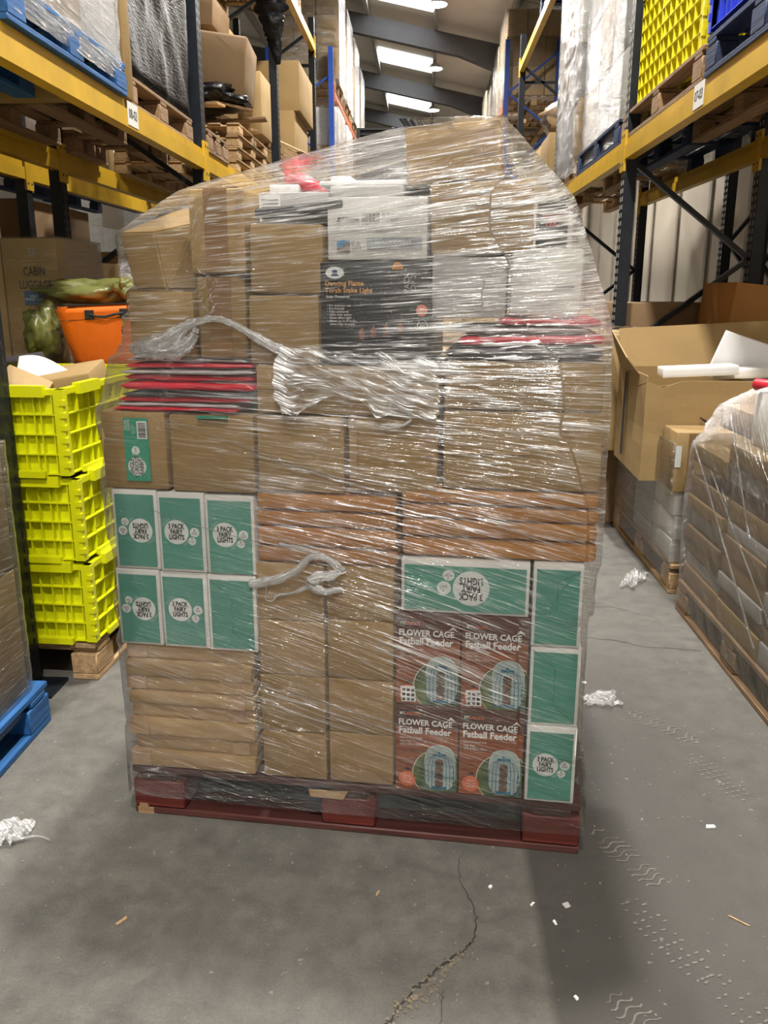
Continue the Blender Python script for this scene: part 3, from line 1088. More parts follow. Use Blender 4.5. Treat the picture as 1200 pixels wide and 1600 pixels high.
def load(x0, x1, y0, y1, z0, nx, ny, hs, label, group, mats, side, jit=.012, seed=1, wrap=None, lay=.35, amp=.02, filmmat=None, tape=None, extra_z=.1, cats='carton', step=0.0):
    """Layers of cartons on a pallet; only the ones towards the aisle (side) or towards the viewer are built. wrap = label of the film round them."""
    rng = random.Random(seed)
    z = z0
    pts = []
    for li, h in enumerate(hs):
        cw, cd = (x1 - x0) / nx, (y1 - y0) / ny
        for i in range(nx):
            for j in range(ny):
                if not (j == 0 or i == (nx - 1 if side > 0 else 0)):
                    continue
                jx, jy = rng.uniform(-jit, jit), rng.uniform(-jit, jit)
                if step and li == len(hs) - 1 and rng.random() < step:
                    continue
                a = (x0 + i * cw + .006 + jx, x0 + (i + 1) * cw - .006 + jx, y0 + j * cd + .006 + jy, y0 + (j + 1) * cd - .006 + jy, z + .001, z + h)
                lay_n = 'bottom layer' if li == 0 else ('top layer' if li == len(hs) - 1 else ('second', 'third', 'fourth', 'fifth')[li - 1] + ' layer')
                ai = (nx - 1 - i) if side > 0 else i
                col_n = ('nearest end' if j == 0 else ('far end' if j == ny - 1 else ('second', 'third', 'fourth', 'fifth')[j - 1] + ' along')) if ai == 0 else ('inner end column' if ai == 1 else 'innermost column')
                world_carton(a[0], a[1], a[2], a[3], a[4], a[5], label + ', ' + lay_n + ', ' + col_n, mats[(li + i * 2 + j) % len(mats)], cats, group, tape=tape, seed=seed, rot=0)
                pts += corners(*a)
        pts += corners(x0, x1, y0, y1, z, z + h - .02)
        z += h
    if wrap:
        wrap_points(wrap, pts, z0 - extra_z, z, x0, x1, y0, y1, lay, amp, filmmat, seed)
    return z


def wrap_points(label, pts, z0, z1, x0, x1, y0, y1, lay, amp=.02, filmmat=None, seed=0, group=None, win=.25, sl=.1, nz=60, ns=(26, 26)):
    def lf(u, z, front):
        return lay * (0.7 + 0.6 * noise.noise(Vector((u * 1.7 + seed, z * 2.2, seed))))
    return film('stretch_wrap', label, pts, z0, z1 + .004, Matrix.Identity(4), lambda z: (win, win), nz, (x0, y0, x1 - x0, y1 - y0), ns, filmmat or FILM_FAR, amp, lf, lambda u, z: sl * math.sin(seed * 2.1 + z), group, nth=40, off=.016)

# ================================================================== THE WRAPPED PALLET LOAD IN THE MIDDLE
MS = Matrix.Translation((-0.7852, 2.0048, 0)) @ Matrix.Rotation(R(-6.047), 4, 'Z')
HP = []          # points the film is pulled over, in the load's own frame (u along the front, w into depth, z up)

red = pallet('dark red painted wooden pallet under the big wrapped load', 0, 0, 0, 1.2, 1.0, 0, RED_WOOD, M=MS @ Matrix.Translation((.6, .5, 0)), mat2=RED_WOOD)
RED_DARK = wood('red_painted_wood_dirty', (0.055, 0.018, 0.014), 0.6)
for ch in list(red.children):
    if ch.name.startswith('plank'):
        ch.data = rounded_box('plank', 1.2, .098, .02, RED_DARK, .003, 0, seg=1)
    if ch.name.startswith('runner'):
        ch.data = rounded_box('runner', .10, 1.0, .02, RED_DARK, .003, 0, seg=1)
    if ch.name.startswith('bottom_board') and ch.location.y < -.3:
        ch.data = rounded_box('bottom_board', 1.2, .10, .019, RED_PALE, .003, 0, seg=1)
sp = MB().add([(-.105, -.503, .118), (.0, -.504, .122), (-.012, -.502, .098), (-.10, -.503, .100)], [(0, 3, 2, 1)])
sp.add([(-.105, -.498, .118), (.0, -.498, .122), (-.012, -.498, .098), (-.10, -.498, .100)], [(0, 1, 2, 3)])
sp.add([(-.105, -.503, .118), (.0, -.504, .122), (0, -.498, .122), (-.105, -.498, .118)], [(0, 1, 2, 3)])
o = sp.build('splinter', PINE, red)
o['label'] = 'bare pale torn wood'
o = MB().box(-.59, -.545, -.5025, -.49, .0, .018).box(-.585, -.56, -.5035, -.49, .018, .03).build('chipped_corner', PINE_D, red)
o['label'] = 'chipped bare corner'
HP += corners(0.0, 1.2, 0.0, 1.0, 0.04, 0.142)


def hbox(u0, u1, z0, z1, w0, dep, label, mat=None, cat='carton', group=None, name='carton', roll=0.0, yaw=0.0, lean=0.0, bev=.006, bulge=.004, seed=None, pts=True):
    if cat == 'carton' and u1 - u0 > .1:
        u0, u1 = u0 + .0022, u1 - .0022
    w, h = u1 - u0, z1 - z0
    sd = seed if seed is not None else int(u0 * 1000 + z0 * 777)
    o = mesh_obj(name, rounded_box(name, w, dep, h, mat or KRAFT, bev, bulge, sd))
    M = MS @ Matrix.Translation(((u0 + u1) / 2, w0 + dep / 2, z0)) @ Matrix.Rotation(R(yaw), 4, 'Z') @ Matrix.Rotation(R(roll), 4, 'Y') @ Matrix.Rotation(R(lean), 4, 'X')
    o.matrix_world = M
    tag(o, label, cat, group)
    o['w'], o['d'], o['h'] = w, dep, h
    if pts:
        MI = MS.inverted()
        for p in corners(-w / 2, w / 2, -dep / 2, dep / 2, 0, h):
            HP.append(tuple(MI @ M @ Vector(p)))
    return o


def tape_front(o, x0, x1, z0=None, z1=None, mat=None, top=True, bulge=.004):
    h, d = o['h'], o['d']
    z0 = .004 if z0 is None else z0
    z1 = h - .003 if z1 is None else z1
    mb = MB().box(x0, x1, -d / 2 - bulge - .0008, -d / 2 + .001, z0, z1)
    if top:
        mb.box(x0, x1, -d / 2 - .0005, -d / 2 + .12, h - .003, h + .0008)
    return mb.build('tape', mat or TAPE, o)


# -- eight flat cartons, bottom left
zt = [.146, .193, .239, .287, .332, .367, .410, .456, .500]
ordn = ['lowest', 'second lowest', 'third lowest', 'fourth from the bottom', 'fourth from the top', 'third from the top', 'second from the top', 'topmost']
rng = random.Random(3)
for k in range(8):
    lo = rng.uniform(-.004, .004)
    o = hbox(.004 + lo + (.004 if k < 2 else 0), .356 + lo, zt[k] + .0005, zt[k + 1], [.0, .014, .002, .016, .0, .013, .004, .018][k], .9, 'flat brown carton at lower left of the load, %s of eight' % ordn[k],
             KRAFT_L, group='flat cartons at lower left', name='flat_carton', bev=.007, bulge=.001)
    tape_front(o, .105, .15, .004, .04, TAPE_L, bulge=.0022) if k in (3, 4, 1, 6) else tape_front(o, -.175, -.12, .004, .04, TAPE_L, bulge=.0022)


# -- green fairy lights boxes
def fairy(u0, u1, z0, z1, label, printed=True, flip=False, wide=False, dep=.42, w0=.0, creases=None, yaw=0, bord=(.008, .008, .013, .008)):
    o = hbox(u0, u1, z0, z1, w0, dep, label, WHITE_BOARD, 'box', 'green fairy lights boxes', 'fairy_lights_box', bev=.003, bulge=.002, yaw=yaw)
    w, h, y = o['w'], o['h'], -dep / 2 - .0024
    l, r_, t_, b_ = bord
    p = plate(o, 'printed_panel', GREEN, -w / 2 + l, w / 2 - r_, b_, h - t_, y)
    yp = y - .0010
    if printed:
        s = .0315 if not wide else .044
        fx = -1 if flip else 1
        cx, cz = (-.0126, h / 2 + .002) if not wide else (-.0155, h / 2)
        X = lambda x: fx * x
        Z = lambda z: h / 2 + fx * (z - h / 2)
        b0 = disc(p, 'badge', BADGE, X(cx), Z(cz), s, yp, seg=32)
        letter(b0, '3 PACK\nFAIRY\nLIGHTS', INK, X(cx), Z(cz + .0005), s * .56, yp - .0006, .70, .04, flip, line=.80)
        k = s / .0315
        for dx, dz, rr, tx in ((.0475, .001, .0122, 'COOL\nWHITE'), (.040, -.022, .0100, 'BATTERY\nLED')):
            b = disc(p, 'badge', BADGE, X(cx + dx * k * (1 if not wide else .98)), Z(cz + dz * k), rr * k, yp, seg=20)
            letter(b, tx, INK, X(cx + dx * k), Z(cz + dz * k - .002), rr * .42 * k, yp - .0006, .9, .0, flip)
            MB().tube([(X(cx + dx * k), yp - .0005, Z(cz + dz * k + .0055 * k)), (X(cx + dx * k), yp - .0007, Z(cz + dz * k + .0055 * k))], .0018, 8).build('icon', INK, b)
        mb = MB()
        for a0, a1 in ((120, 160), (300, 335)):
            for a in range(a0, a1, 9):
                for rr in (1.12, 1.24):
                    c, sn = math.cos(R(a)), math.sin(R(a))
                    x, z = X(cx + c * s * rr), Z(cz + sn * s * rr)
                    mb.box(x - .0008, x + .0008, yp - .0004, yp, z - .0008, z + .0008)
        tag(mb.build('print_dots', BADGE, p), kind='stuff')
    if creases:
        mb = MB()
        for (xa, za), (xb, zb) in creases:
            mb.bar((xa, yp + .0002, za), (xb, yp + .0002, zb), .0022, .0008)
        mb.build('fold_crease', GREEN_D, p)
    return o


fairy(.006, .124, .711, .919, 'green fairy lights box in upper row, far left, print upside down', flip=True, w0=.004)
fairy(.126, .247, .710, .915, 'green fairy lights box, middle of the upper row of three', w0=.0)
fairy(.249, .374, .709, .911, 'green fairy lights box, right end of the upper left row', w0=.002, bord=(.008, .007, .012, .003))
fairy(.000, .117, .503, .709, 'green fairy lights box in lower row, far left, print upside down', flip=True, w0=.002)
fairy(.119, .242, .501, .707, 'green fairy lights box, middle of the lower row of three', w0=.006, bord=(.006, .010, .014, .008))
fairy(.244, .371, .501, .706, 'plain green folded box end, right of the lower left row', printed=False, w0=.003, creases=[((-.055, .19), (.0, .15)), ((0, .15), (0, .055)), ((0, .055), (.052, .01))])
fairy(.739, 1.046, .639, .773, 'wide green fairy lights box lying above the bird feeder boxes, upside down', flip=True, wide=True)
fairy(1.054, 1.170, .567, .776, 'plain green upright box end at right, topmost of three', printed=False, creases=[((-.05, .197), (-.005, .165)), ((-.005, .165), (.05, .195)), ((0, .165), (0, .09))])
fairy(1.056, 1.176, .357, .565, 'plain green upright box end at right, middle of three', printed=False, w0=.003, creases=[((-.054, .20), (0, .155)), ((0, .155), (0, .06)), ((0, .06), (.052, .012))])
fairy(1.056, 1.178, .147, .355, 'printed green fairy lights box at lower right corner on the pallet', w0=-.004)


# -- bird feeder boxes
def clip_poly(pts, xmax, zmin):
    out = []
    for x, z in pts:
        out.append((min(x, xmax), max(z, zmin)))
    return out


def feeder(u0, u1, z0, z1, label, sticker=False, w0=0.0):
    dep = .30
    o = hbox(u0, u1, z0, z1, w0, dep, label, WOODPRINT_D, 'box', 'bird feeder boxes', 'bird_feeder_box', bev=.002, bulge=.0015)
    w, h, y = o['w'], o['h'], -dep / 2 - .0018
    q = .16 / 367
    X = lambda px: (px - 248) * q
    Z = lambda py: (670 - py) / 510 * .238
    p = plate(o, 'printed_panel', WOODPRINT, -w / 2 + .001, w / 2 - .001, .001, h - .001, y)
    plate(p, 'dark_band', WOODPRINT_D, -w / 2 + .001, w / 2 - .001, Z(285), h - .001, y - .0006, .0004)
    y1 = y - .0012
    # foliage disc, clipped at the box edge, with its pale outline
    cx, cz, r = X(330), Z(560), 160 * q
    ring = [(cx + r * math.cos(a / 40 * math.tau), cz + r * math.sin(a / 40 * math.tau)) for a in range(40)]
    ring = clip_poly(ring, w / 2 - .001, .002)
    ring2 = clip_poly([(cx + (x - cx) * 1.025, cz + (z - cz) * 1.025) for x, z in ring], w / 2 - .001, .002)
    MB().add([(x, y1, z) for x, z in ring2], [tuple(range(40))]).build('foliage_rim', PALE_LINE, p)
    MB().add([(x, y1 - .0003, z) for x, z in ring], [tuple(range(40))]).build('foliage_picture', LEAF_P, p)
    cx, cz = X(328), Z(520)
    mb = MB()
    mb.add([(x, y1 - .0006, z) for x, z in clip_poly([(cx + math.copysign(abs(math.cos(a / 36 * math.tau)) ** .6, math.cos(a / 36 * math.tau)) * 92 * q, cz + math.copysign(abs(math.sin(a / 36 * math.tau)) ** .7, math.sin(a / 36 * math.tau)) * 145 * q) for a in range(36)], w / 2 - .001, .003)], [tuple(range(36))])
    mb.build('pale_glow', GLASS_P, p)
    y2 = y1 - .0012
    c = MB()
    c.box(X(288), X(362), y2 - .0003, y2, Z(448), Z(434))
    c.box(X(285), X(370), y2 - .0003, y2, Z(650), Z(634))
    c.disc(X(322), Z(427), 7 * q, y2, 10)
    for k in range(-4, 5):
        xb = X(324 + k * 21)
        c.bar((X(324 + k * 9), y2, Z(446)), (X(324 + k * 17), y2, Z(464)), .0017, .0004)
        c.bar((X(324 + k * 17), y2, Z(464)), (xb, y2, Z(505)), .0017, .0004)
        c.bar((xb, y2, Z(505)), (xb, y2, Z(652)), .0017, .0004)
    for py in (505, 575, 650):
        c.bar((X(240), y2, Z(py)), (X(408), y2, Z(py)), .0017, .0004)
    for py in (535, 570, 605, 640):
        c.box(X(404), X(414), y2 - .0003, y2, Z(py + 12), Z(py - 6))
    mb2 = MB()
    for k in range(17):        # the pale hanging loop round the cage
        a0, a1 = math.pi * k / 17, math.pi * (k + 1) / 17
        mb2.bar((X(330 + 88 * math.cos(a0)), y2, Z(475 - 95 * math.sin(a0))), (X(330 + 88 * math.cos(a1)), y2, Z(475 - 95 * math.sin(a1))), .0013, .0004)
    mb2.build('hanger_loop', PALE_LINE, p)
    cg = c.build('cage_picture', WIRE_B, p)
    tag(cg, kind='stuff')
    for py in (490, 530, 573, 614):
        disc(p, 'fatball_picture', BALL_P, X(324), Z(py), 25 * q, y2 - .0008, seg=16)
    b = disc(p, 'offer_badge', CORAL, X(136), Z(602), 50 * q, y1 - .0003, seg=24)
    letter(b, 'Birds\nlove it!\nfatballs', PALE_LINE, X(136), Z(602), .0095, y1 - .001, .9)
    b = MB().add([(X(128), y1, Z(548)), (X(150), y1, Z(550)), (X(156), y1, Z(538)), (X(140), y1, Z(530)), (X(120), y1, Z(540))], [(0, 1, 2, 3, 4)])
    b.build('bird_picture', BLACK, p)
    b = MB().add([(X(360), y1, Z(238)), (X(388), y1, Z(210)), (X(416), y1, Z(238)), (X(388), y1, Z(226))], [(0, 3, 1), (3, 2, 1)])
    b.build('roof_emblem', PALE_LINE, p)
    fr = MB().box(X(85), X(187), y1 - .0002, y1, Z(222), Z(186)).build('badge', BLACK, p)
    letter(fr, 'MY', PALE_LINE, X(89), Z(204), .0125, y1 - .0009, .8, .02, align='LEFT')
    letter(fr, 'GARDEN', CORAL, X(112), Z(204), .0125, y1 - .0009, .78, .01, align='LEFT')
    letter(p, 'FLOWER CAGE', WHITE, X(82), Z(256), .0222, y1 - .001, .90, .024, align='LEFT')
    letter(p, 'Fatball Feeder', WHITE, X(84), Z(304), .0255, y1 - .001, .92, .030, align='LEFT')
    letter(p, 'Squirrel proof with\nlarge tray\n18.5 x 18.5 x 28cm', PALE_LINE, X(90), Z(368), .0088, y1 - .001, .85, align='LEFT', line=1.1)
    if sticker:
        s = MB().add([(X(92), y1 - .0014, Z(565)), (X(176), y1 - .0014, Z(560)), (X(184), y1 - .0014, Z(652)), (X(100), y1 - .0014, Z(655))], [(0, 1, 2, 3)]).build('price_sticker', WHITE, p)
        g = MB()
        for i in range(3):
            for j in range(3):
                g.box(X(104 + 26 * i), X(122 + 26 * i), y1 - .0018, y1 - .0015, Z(594 + 27 * j), Z(578 + 27 * j))
        tag(g.build('print_dots', INK, s), kind='stuff')
    return o


feeder(.727, .886, .147, .385, 'brown bird feeder box in bottom row, left one', w0=.0)
feeder(.889, 1.049, .147, .388, 'brown bird feeder box in bottom row, right one', w0=.002)
feeder(.726, .886, .389, .635, 'brown bird feeder box in upper row, left one', True, w0=.003)
feeder(.889, 1.050, .391, .636, 'brown bird feeder box in upper row, right one', True, w0=.0)

# -- plain brown cartons in the middle columns
zl, zr = [.146, .284, .441, .592, .742], [.148, .292, .445, .602, .744]
lv = ['lowest', 'second from the bottom', 'third from the bottom', 'topmost']
for k in range(4):
    hbox(.370, .547, zl[k] + .001, zl[k + 1], [.004, .0, .006, .004][k], .85, 'plain square brown carton, left middle column, %s' % lv[k], KRAFT, group='plain cartons in the middle columns', bulge=.003)
    hbox(.550, .723, zr[k] + .001, zr[k + 1], [.002, .003, .0, .006][k], .85, 'plain square brown carton, right middle column, %s' % lv[k], KRAFT, group='plain cartons in the middle columns', bulge=.003)
# -- orange-brown flat cartons
za = [.7455, .790, .838, .880, .925]
zb = [.778, .830, .873, .911, .949]
for k in range(4):
    hbox(.376 + .003 * (k % 2), .729, za[k] + .001, za[k + 1] - .003, [.006, .0, .008, .004][k], .9, 'flat orange-brown carton in the left middle stack, %s of four' % ['lowest', 'second lowest', 'second highest', 'topmost'][k], KRAFT_O, group='flat orange-brown cartons', name='flat_carton', bev=.009, bulge=.001)
    o = hbox(.736, 1.198 - .002 * (k % 2), zb[k] + .001, zb[k + 1] - .003, [.010, .0, .006, .0][k], .9, 'flat orange-brown carton in the right stack, %s of four' % ['lowest', 'second lowest', 'second highest', 'topmost'][k], KRAFT_O, group='flat orange-brown cartons', name='flat_carton', bev=.010, bulge=.001)

# -- the row of brown cartons above
s1 = hbox(-.008, .163, .921, 1.114, .0, .55, 'brown carton with a green rabbit label, left end of row', KRAFT, bulge=.005)
w, h, d, y = s1['w'], s1['h'], s1['d'], -s1['d'] / 2 - .0065
lab = plate(s1, 'label', LABEL_GREEN, -.021, .042, .022, .178, y)
lab['label'] = 'green product label'
bd = disc(lab, 'badge', BADGE, .008, .058, .0235, y - .001)
letter(bd, 'SINGLE\nCURIOUS\nRABBIT', INK, .008, .058, .0155, y - .0016, .8, .015, roll=R(-90), line=.8)
bd = disc(lab, 'badge', BADGE, .007, .098, .0105, y - .001, seg=18)
letter(bd, 'SOLAR', INK, .007, .098, .0055, y - .0016, .9, roll=R(-90))
bc = plate(lab, 'barcode', WHITE, .014, .039, .127, .170, y - .001, .0003)
mb = MB()
rng = random.Random(8)
z = .130
while z < .167:
    t = rng.choice((.0006, .001, .0016))
    mb.box(.017, .0365, y - .0018, y - .0014, z, z + t)
    z += t + rng.choice((.0006, .001, .0014))
tag(mb.build('print_dots', INK, bc), kind='stuff')
letter(lab, 'SOLAR\nLIGHTS', BADGE, -.011, .160, .010, y - .001, .8, .01, roll=R(-90))
letter(lab, 'Item no 40217\nQty 12 pcs', BADGE, .004, .150, .0055, y - .001, .8, roll=R(-90))
s2 = hbox(.167, .383, .918, 1.109, .004, .55, 'brown carton in the row above the green boxes, under the red bags', KRAFT, bulge=.006)
plate(s2, 'label', LABEL_GREEN, -.03, .045, .183, .189, -.276, .012)['label'] = 'green label folded over the top edge'
s3 = hbox(.387, .604, .927, 1.111, .002, .8, 'brown carton, third from left in the middle row', KRAFT)
tape_front(s3, .075, .10, .15, None, TAPE_L)
s4 = hbox(.609, .825, .934, 1.113, .0, .8, 'brown carton, fourth from left in the middle row', KRAFT)
plate(s4, 'tape', TAPE_L, .06, .10, .09, .175, -s4['d'] / 2 - .0045)
plate(s4, 'tape', TAPE_L, -.10, -.085, .03, .15, -s4['d'] / 2 - .0045)
s5 = hbox(.832, 1.195, .951, 1.132, .0, .8, 'wide brown carton at the right end of the middle row', KRAFT, bulge=.006)
plate(s5, 'tape', TAPE_L, -.16, .02, .084, .092, -s5['d'] / 2 - .0065)


# -- red and grey flat bags stacked at left
def flat_bag(u0, u1, z0, z1, w0, dep, label, mat, sag=.006, seed=0, fold=True):
    bm = bmesh.new()
    nu, nw = 22, 10
    w, h = u1 - u0, z1 - z0
    grid = {}
    for s in (0, 1):
        for i in range(nu + 1):
            for j in range(nw + 1):
                a, b = i / nu, j / nw
                ed = min(a, 1 - a) * w
                edj = min(b, 1 - b) * dep
                th = min(1, (ed / .012) ** .5 if ed < .012 else 1) * max(.62, min(1, (edj / .015) ** .5 if edj < .015 else 1))
                zz = h / 2 + (h / 2 - .0006) * th * (1 if s else -1)
                nz = noise.noise(Vector((a * 5 + seed, b * 5, s * 3 + seed))) * .0035 * th
                x = (a - .5) * w
                yy = (b - .5) * dep + .004 * noise.noise(Vector((a * 7, seed * 2.3, b)))
                zz += sag * math.sin(a * 3.1 + seed) * .4 + nz
                grid[s, i, j] = bm.verts.new((x, yy, zz))
    for s in (0, 1):
        for i in range(nu):
            for j in range(nw):
                q = [grid[s, i, j], grid[s, i + 1, j], grid[s, i + 1, j + 1], grid[s, i, j + 1]]
                bm.faces.new(q if s else q[::-1])
    for i in range(nu):
        for j, fl in ((0, 0), (nw, 1)):
            q = [grid[0, i, j], grid[0, i + 1, j], grid[1, i + 1, j], grid[1, i, j]]
            bm.faces.new(q if not fl else q[::-1])
    for j in range(nw):
        for i, fl in ((0, 1), (nu, 0)):
            q = [grid[0, i, j], grid[0, i, j + 1], grid[1, i, j + 1], grid[1, i, j]]
            bm.faces.new(q if fl == 0 else q[::-1])
    bmesh.ops.recalc_face_normals(bm, faces=bm.faces)
    me = bpy.data.meshes.new('flat_bag')
    bm.to_mesh(me)
    bm.free()
    me.materials.append(mat)
    for p in me.polygons:
        p.use_smooth = True
    o = mesh_obj('flat_bag', me)
    o.matrix_world = MS @ Matrix.Translation(((u0 + u1) / 2, w0 + dep / 2, z0))
    HP.extend(corners(u0, u1, w0, w0 + dep, z0, z1))
    return tag(o, label, 'bag', 'flat bags in the wrapped load')


zz = 1.1145
bags = [(.030, .345, .010, RED_BAG, 'thin red flat bag at the very bottom of the left pile'), (.036, .345, .009, SILVER_BAG, 'grey flat bag just above the bottom red bag of left pile'),
        (.040, .375, .015, RED_BAG, 'red flat bag with folded left end, lower middle of left pile'), (.055, .38, .010, CHAR_BAG, 'charcoal flat bag in the dark gap of the left pile'),
        (.050, .388, .024, RED_BAG, 'thick red flat bag in the middle of the left pile'), (.06, .388, .016, RED_BAG, 'red flat bag directly above the thick one, left pile'),
        (.056, .390, .012, SILVER_BAG, 'pale grey flat bag in the upper part of left pile'), (.066, .388, .014, RED_BAG, 'uppermost red flat bag of the left pile'),
        (.070, .372, .010, SILVER_BAG, 'grey flat bag lying on top of the left pile')]
for i, (a, b, h, m, lb) in enumerate(bags):
    flat_bag(a, b, zz, zz + h, .0 + .006 * (i % 3), .42, lb, m, .002, i * 1.7)
    zz += h + .0008

# -- second long row
lc = hbox(.391, .826, 1.116, 1.229, .0, .75, 'long brown carton with torn film over it, above the middle row', KRAFT_L, bulge=.006)
tape_front(lc, -.14, -.105, None, None, TAPE_L, bulge=.006)
plate(lc, 'flap_seam', KRAFT_D, -.214, -.08, .055, .0575, -lc['d'] / 2 - .0055)
rc = hbox(.832, 1.190, 1.1345, 1.243, .0, .75, 'brown carton under the red bags at the right end', KRAFT, bulge=.005)

# -- upper left cartons
hbox(.088, .252, 1.243, 1.394, .0, .5, 'brown carton above the red bags, left edge of load', KRAFT, bulge=.004)
o = hbox(.255, .376, 1.243, 1.428, .006, .5, 'narrow brown carton with brown tape, above the red bags', KRAFT, bulge=.004)
tape_front(o, -.03, .025)
hbox(.379, .549, 1.231, 1.386, .002, .5, 'brown carton left of the black torch box', KRAFT, bulge=.005)
hbox(.384, .560, 1.389, 1.541, .0, .5, 'brown carton left of the white warning box', KRAFT_L, bulge=.006, roll=1.2, bev=.010)
o = hbox(.247, .384, 1.433, 1.617, .0, .45, 'upright brown carton with a brown tape stripe, upper left', KRAFT_L, bulge=.005, bev=.008)
tape_front(o, -.028, .026)
plate(o, 'tape', TAPE_L, .047, .066, .004, .178, -o['d'] / 2 - .0055)
bm = bmesh.new()
SH = [(.072, .02, 1.526), (.165, .0, 1.526), (.187, .0, 1.399), (.101, .02, 1.399), (.243, .06, 1.549), (.243, .06, 1.399), (.243, .26, 1.625), (.090, .30, 1.595), (.101, .30, 1.399), (.243, .30, 1.399)]
for p in SH:
    bm.verts.new(p)
bmesh.ops.convex_hull(bm, input=bm.verts)
bmesh.ops.dissolve_limit(bm, angle_limit=R(6), verts=bm.verts, edges=bm.edges)
bmesh.ops.bevel(bm, geom=[e for e in bm.edges], offset=.004, segments=2, affect='EDGES')
me = bpy.data.meshes.new('carton')
bm.to_mesh(me)
bm.free()
me.materials.append(KRAFT)
o = mesh_obj('carton', me)
o.matrix_world = MS
tag(o, 'crushed brown carton with sloping top at the left shoulder of the load', 'carton')
HP += SH
# -- upper middle
bk = hbox(.551, .796, 1.2315, 1.459, .0, .40, 'black printed solar torch light box', BOX_BLACK, 'box', name='torch_light_box', bev=.004, bulge=.003)
y = -.2 - .0035
w = bk['w']
q = .245 / (1010 - 30)
X = lambda px: (px - 520) * q
Z = lambda py: .2275 - (py - 120) * q
bd = disc(bk, 'logo_rim', GREEN, X(170), Z(217), 87 * q, y - .0004, 55 * q)
b2 = disc(bd, 'logo_oval', WHITE, X(170), Z(217), 82 * q, y - .0008, 50 * q)
MB().disc(X(170), Z(210), 24 * q, y - .0012, 14).add([(X(130), y - .0012, Z(246)), (X(210), y - .0012, Z(246)), (X(182), y - .0012, Z(218)), (X(158), y - .0012, Z(218))], [(0, 1, 2, 3)]).build('logo_figure', NAVY, bd)
letter(bk, 'Dancing Flame', GOLD, X(78), Z(310), .0150, y - .0006, 1.0, .018, align='LEFT')
letter(bk, 'Torch Stake Light', GOLD, X(78), Z(370), .0150, y - .0006, 1.0, .018, align='LEFT')
letter(bk, 'Solar Powered', WHITE, X(86), Z(424), .0082, y - .0006, 1.1, .01, align='LEFT')
letter(bk, '\u2022 For outdoor use\n\u2022 Eco friendly\n\u2022 Solar powered\n\u2022 LEDs with amber\n   flame effect light\n\u2022 Shines up to 8 hours\n   when fully charged', WHITE, X(94), Z(582), .0068, y - .0006, 1.1, 0, align='LEFT', line=1.0)
letter(bk, 'PACK\nOF 2', GREY_INK, X(850), Z(305), .017, y - .0006, 1, .01, roll=R(-90))
sun = MB().add([(X(735) + 52 * q * math.cos(a / 14 * math.pi), y - .0005, Z(190) + 62 * q * math.sin(a / 14 * math.pi)) for a in range(15)], [tuple(range(15))]).build('sun_emblem', GOLD, bk)
letter(sun, 'solar\npower', RED_INK, X(740), Z(165), .0055, y - .0010)
cb = disc(bk, 'offer_badge', CORAL, X(955), Z(542), 50 * q, y - .0006)
letter(cb, 'NO\nWIRING', WHITE, X(955), Z(542), .0075, y - .0010, .9)
rb = MB()
for a in range(24):
    a0, a1 = a / 24 * math.tau, (a + 1) / 24 * math.tau
    rb.bar((X(960) + 44 * q * math.cos(a0), y - .0006, Z(667) + 46 * q * math.sin(a0)), (X(960) + 44 * q * math.cos(a1), y - .0006, Z(667) + 46 * q * math.sin(a1)), .0016, .0005)
rb = rb.build('recycling_ring', WHITE, bk)
letter(rb, 'AUTO\nON', WHITE, X(960), Z(667), .0072, y - .0010, .9)
for i, px in enumerate((410, 515, 630, 760)):
    MB().add([(X(px - 20), y - .0005, Z(800 - i * 20)), (X(px + 20), y - .0005, Z(800 - i * 20)), (X(px + 26), y - .0005, Z(745 - i * 20)), (X(px + 6), y - .0005, Z(690 - i * 20)), (X(px - 24), y - .0005, Z(735 - i * 20))], [(0, 1, 2, 3, 4)]).build('flame_picture', simple('flame_print', (.22, .07, .03), .5, var=.4, scale=60, rnd=0), bk)

wh = hbox(.569, .792, 1.462, 1.594, .004, .36, 'white printed box with a warning panel and barcode', WHITE_BOARD, 'box', name='warning_box', bev=.004, bulge=.003)
y = -.18 - .0036
q = .223 / (1115 - 55)
X = lambda px: (px - 585) * q
Z = lambda py: .132 - (py - 95) * q
fr = MB()
for (a, b, c, d) in ((140, 395, 268, 270), (140, 395, 388, 390), (140, 142, 268, 390), (393, 395, 268, 390)):
    fr.box(X(a), X(b), y - .0005, y, Z(d), Z(c))
fr = fr.build('warning_panel', GREY_INK, wh)
letter(fr, 'WARNING:', INK, X(285), Z(310), .0095, y - .0006, 1.0, .025)
letter(fr, 'Not suitable for children', GREY_INK, X(272), Z(340), .0045, y - .0006)
MB().add([(X(158), y - .0005, Z(340)), (X(204), y - .0005, Z(340)), (X(181), y - .0005, Z(294))], [(0, 1, 2)]).build('warning_triangle', INK, fr)
bc = plate(wh, 'barcode', WHITE, X(400), X(640), Z(388), Z(252), y - .0002, .0003)
mb = MB()
rng = random.Random(4)
x = X(425)
while x < X(622):
    t = rng.choice((.0007, .0012, .0020))
    mb.box(x, x + t, y - .0010, y - .0006, Z(350), Z(258))
    x += t + rng.choice((.0008, .0012, .0018))
tag(mb.build('print_dots', INK, bc), kind='stuff')
letter(wh, '5 028420 947315', INK, X(525), Z(368), .0055, y - .0006)
letter(wh, '\u00a9 \u25cf \u03a9 C\u20ac', INK, X(745), Z(282), .0095, y - .0006, 1, .01)
letter(wh, '21.88301', INK, X(750), Z(325), .0070, y - .0006, 1, .01)
letter(wh, 'Made in China', GREY_INK, X(750), Z(350), .0045, y - .0006)
MB().box(X(75), X(1115), y - .0006, y, Z(432), Z(426)).build('flap_seam', GREY_BOARD, wh)
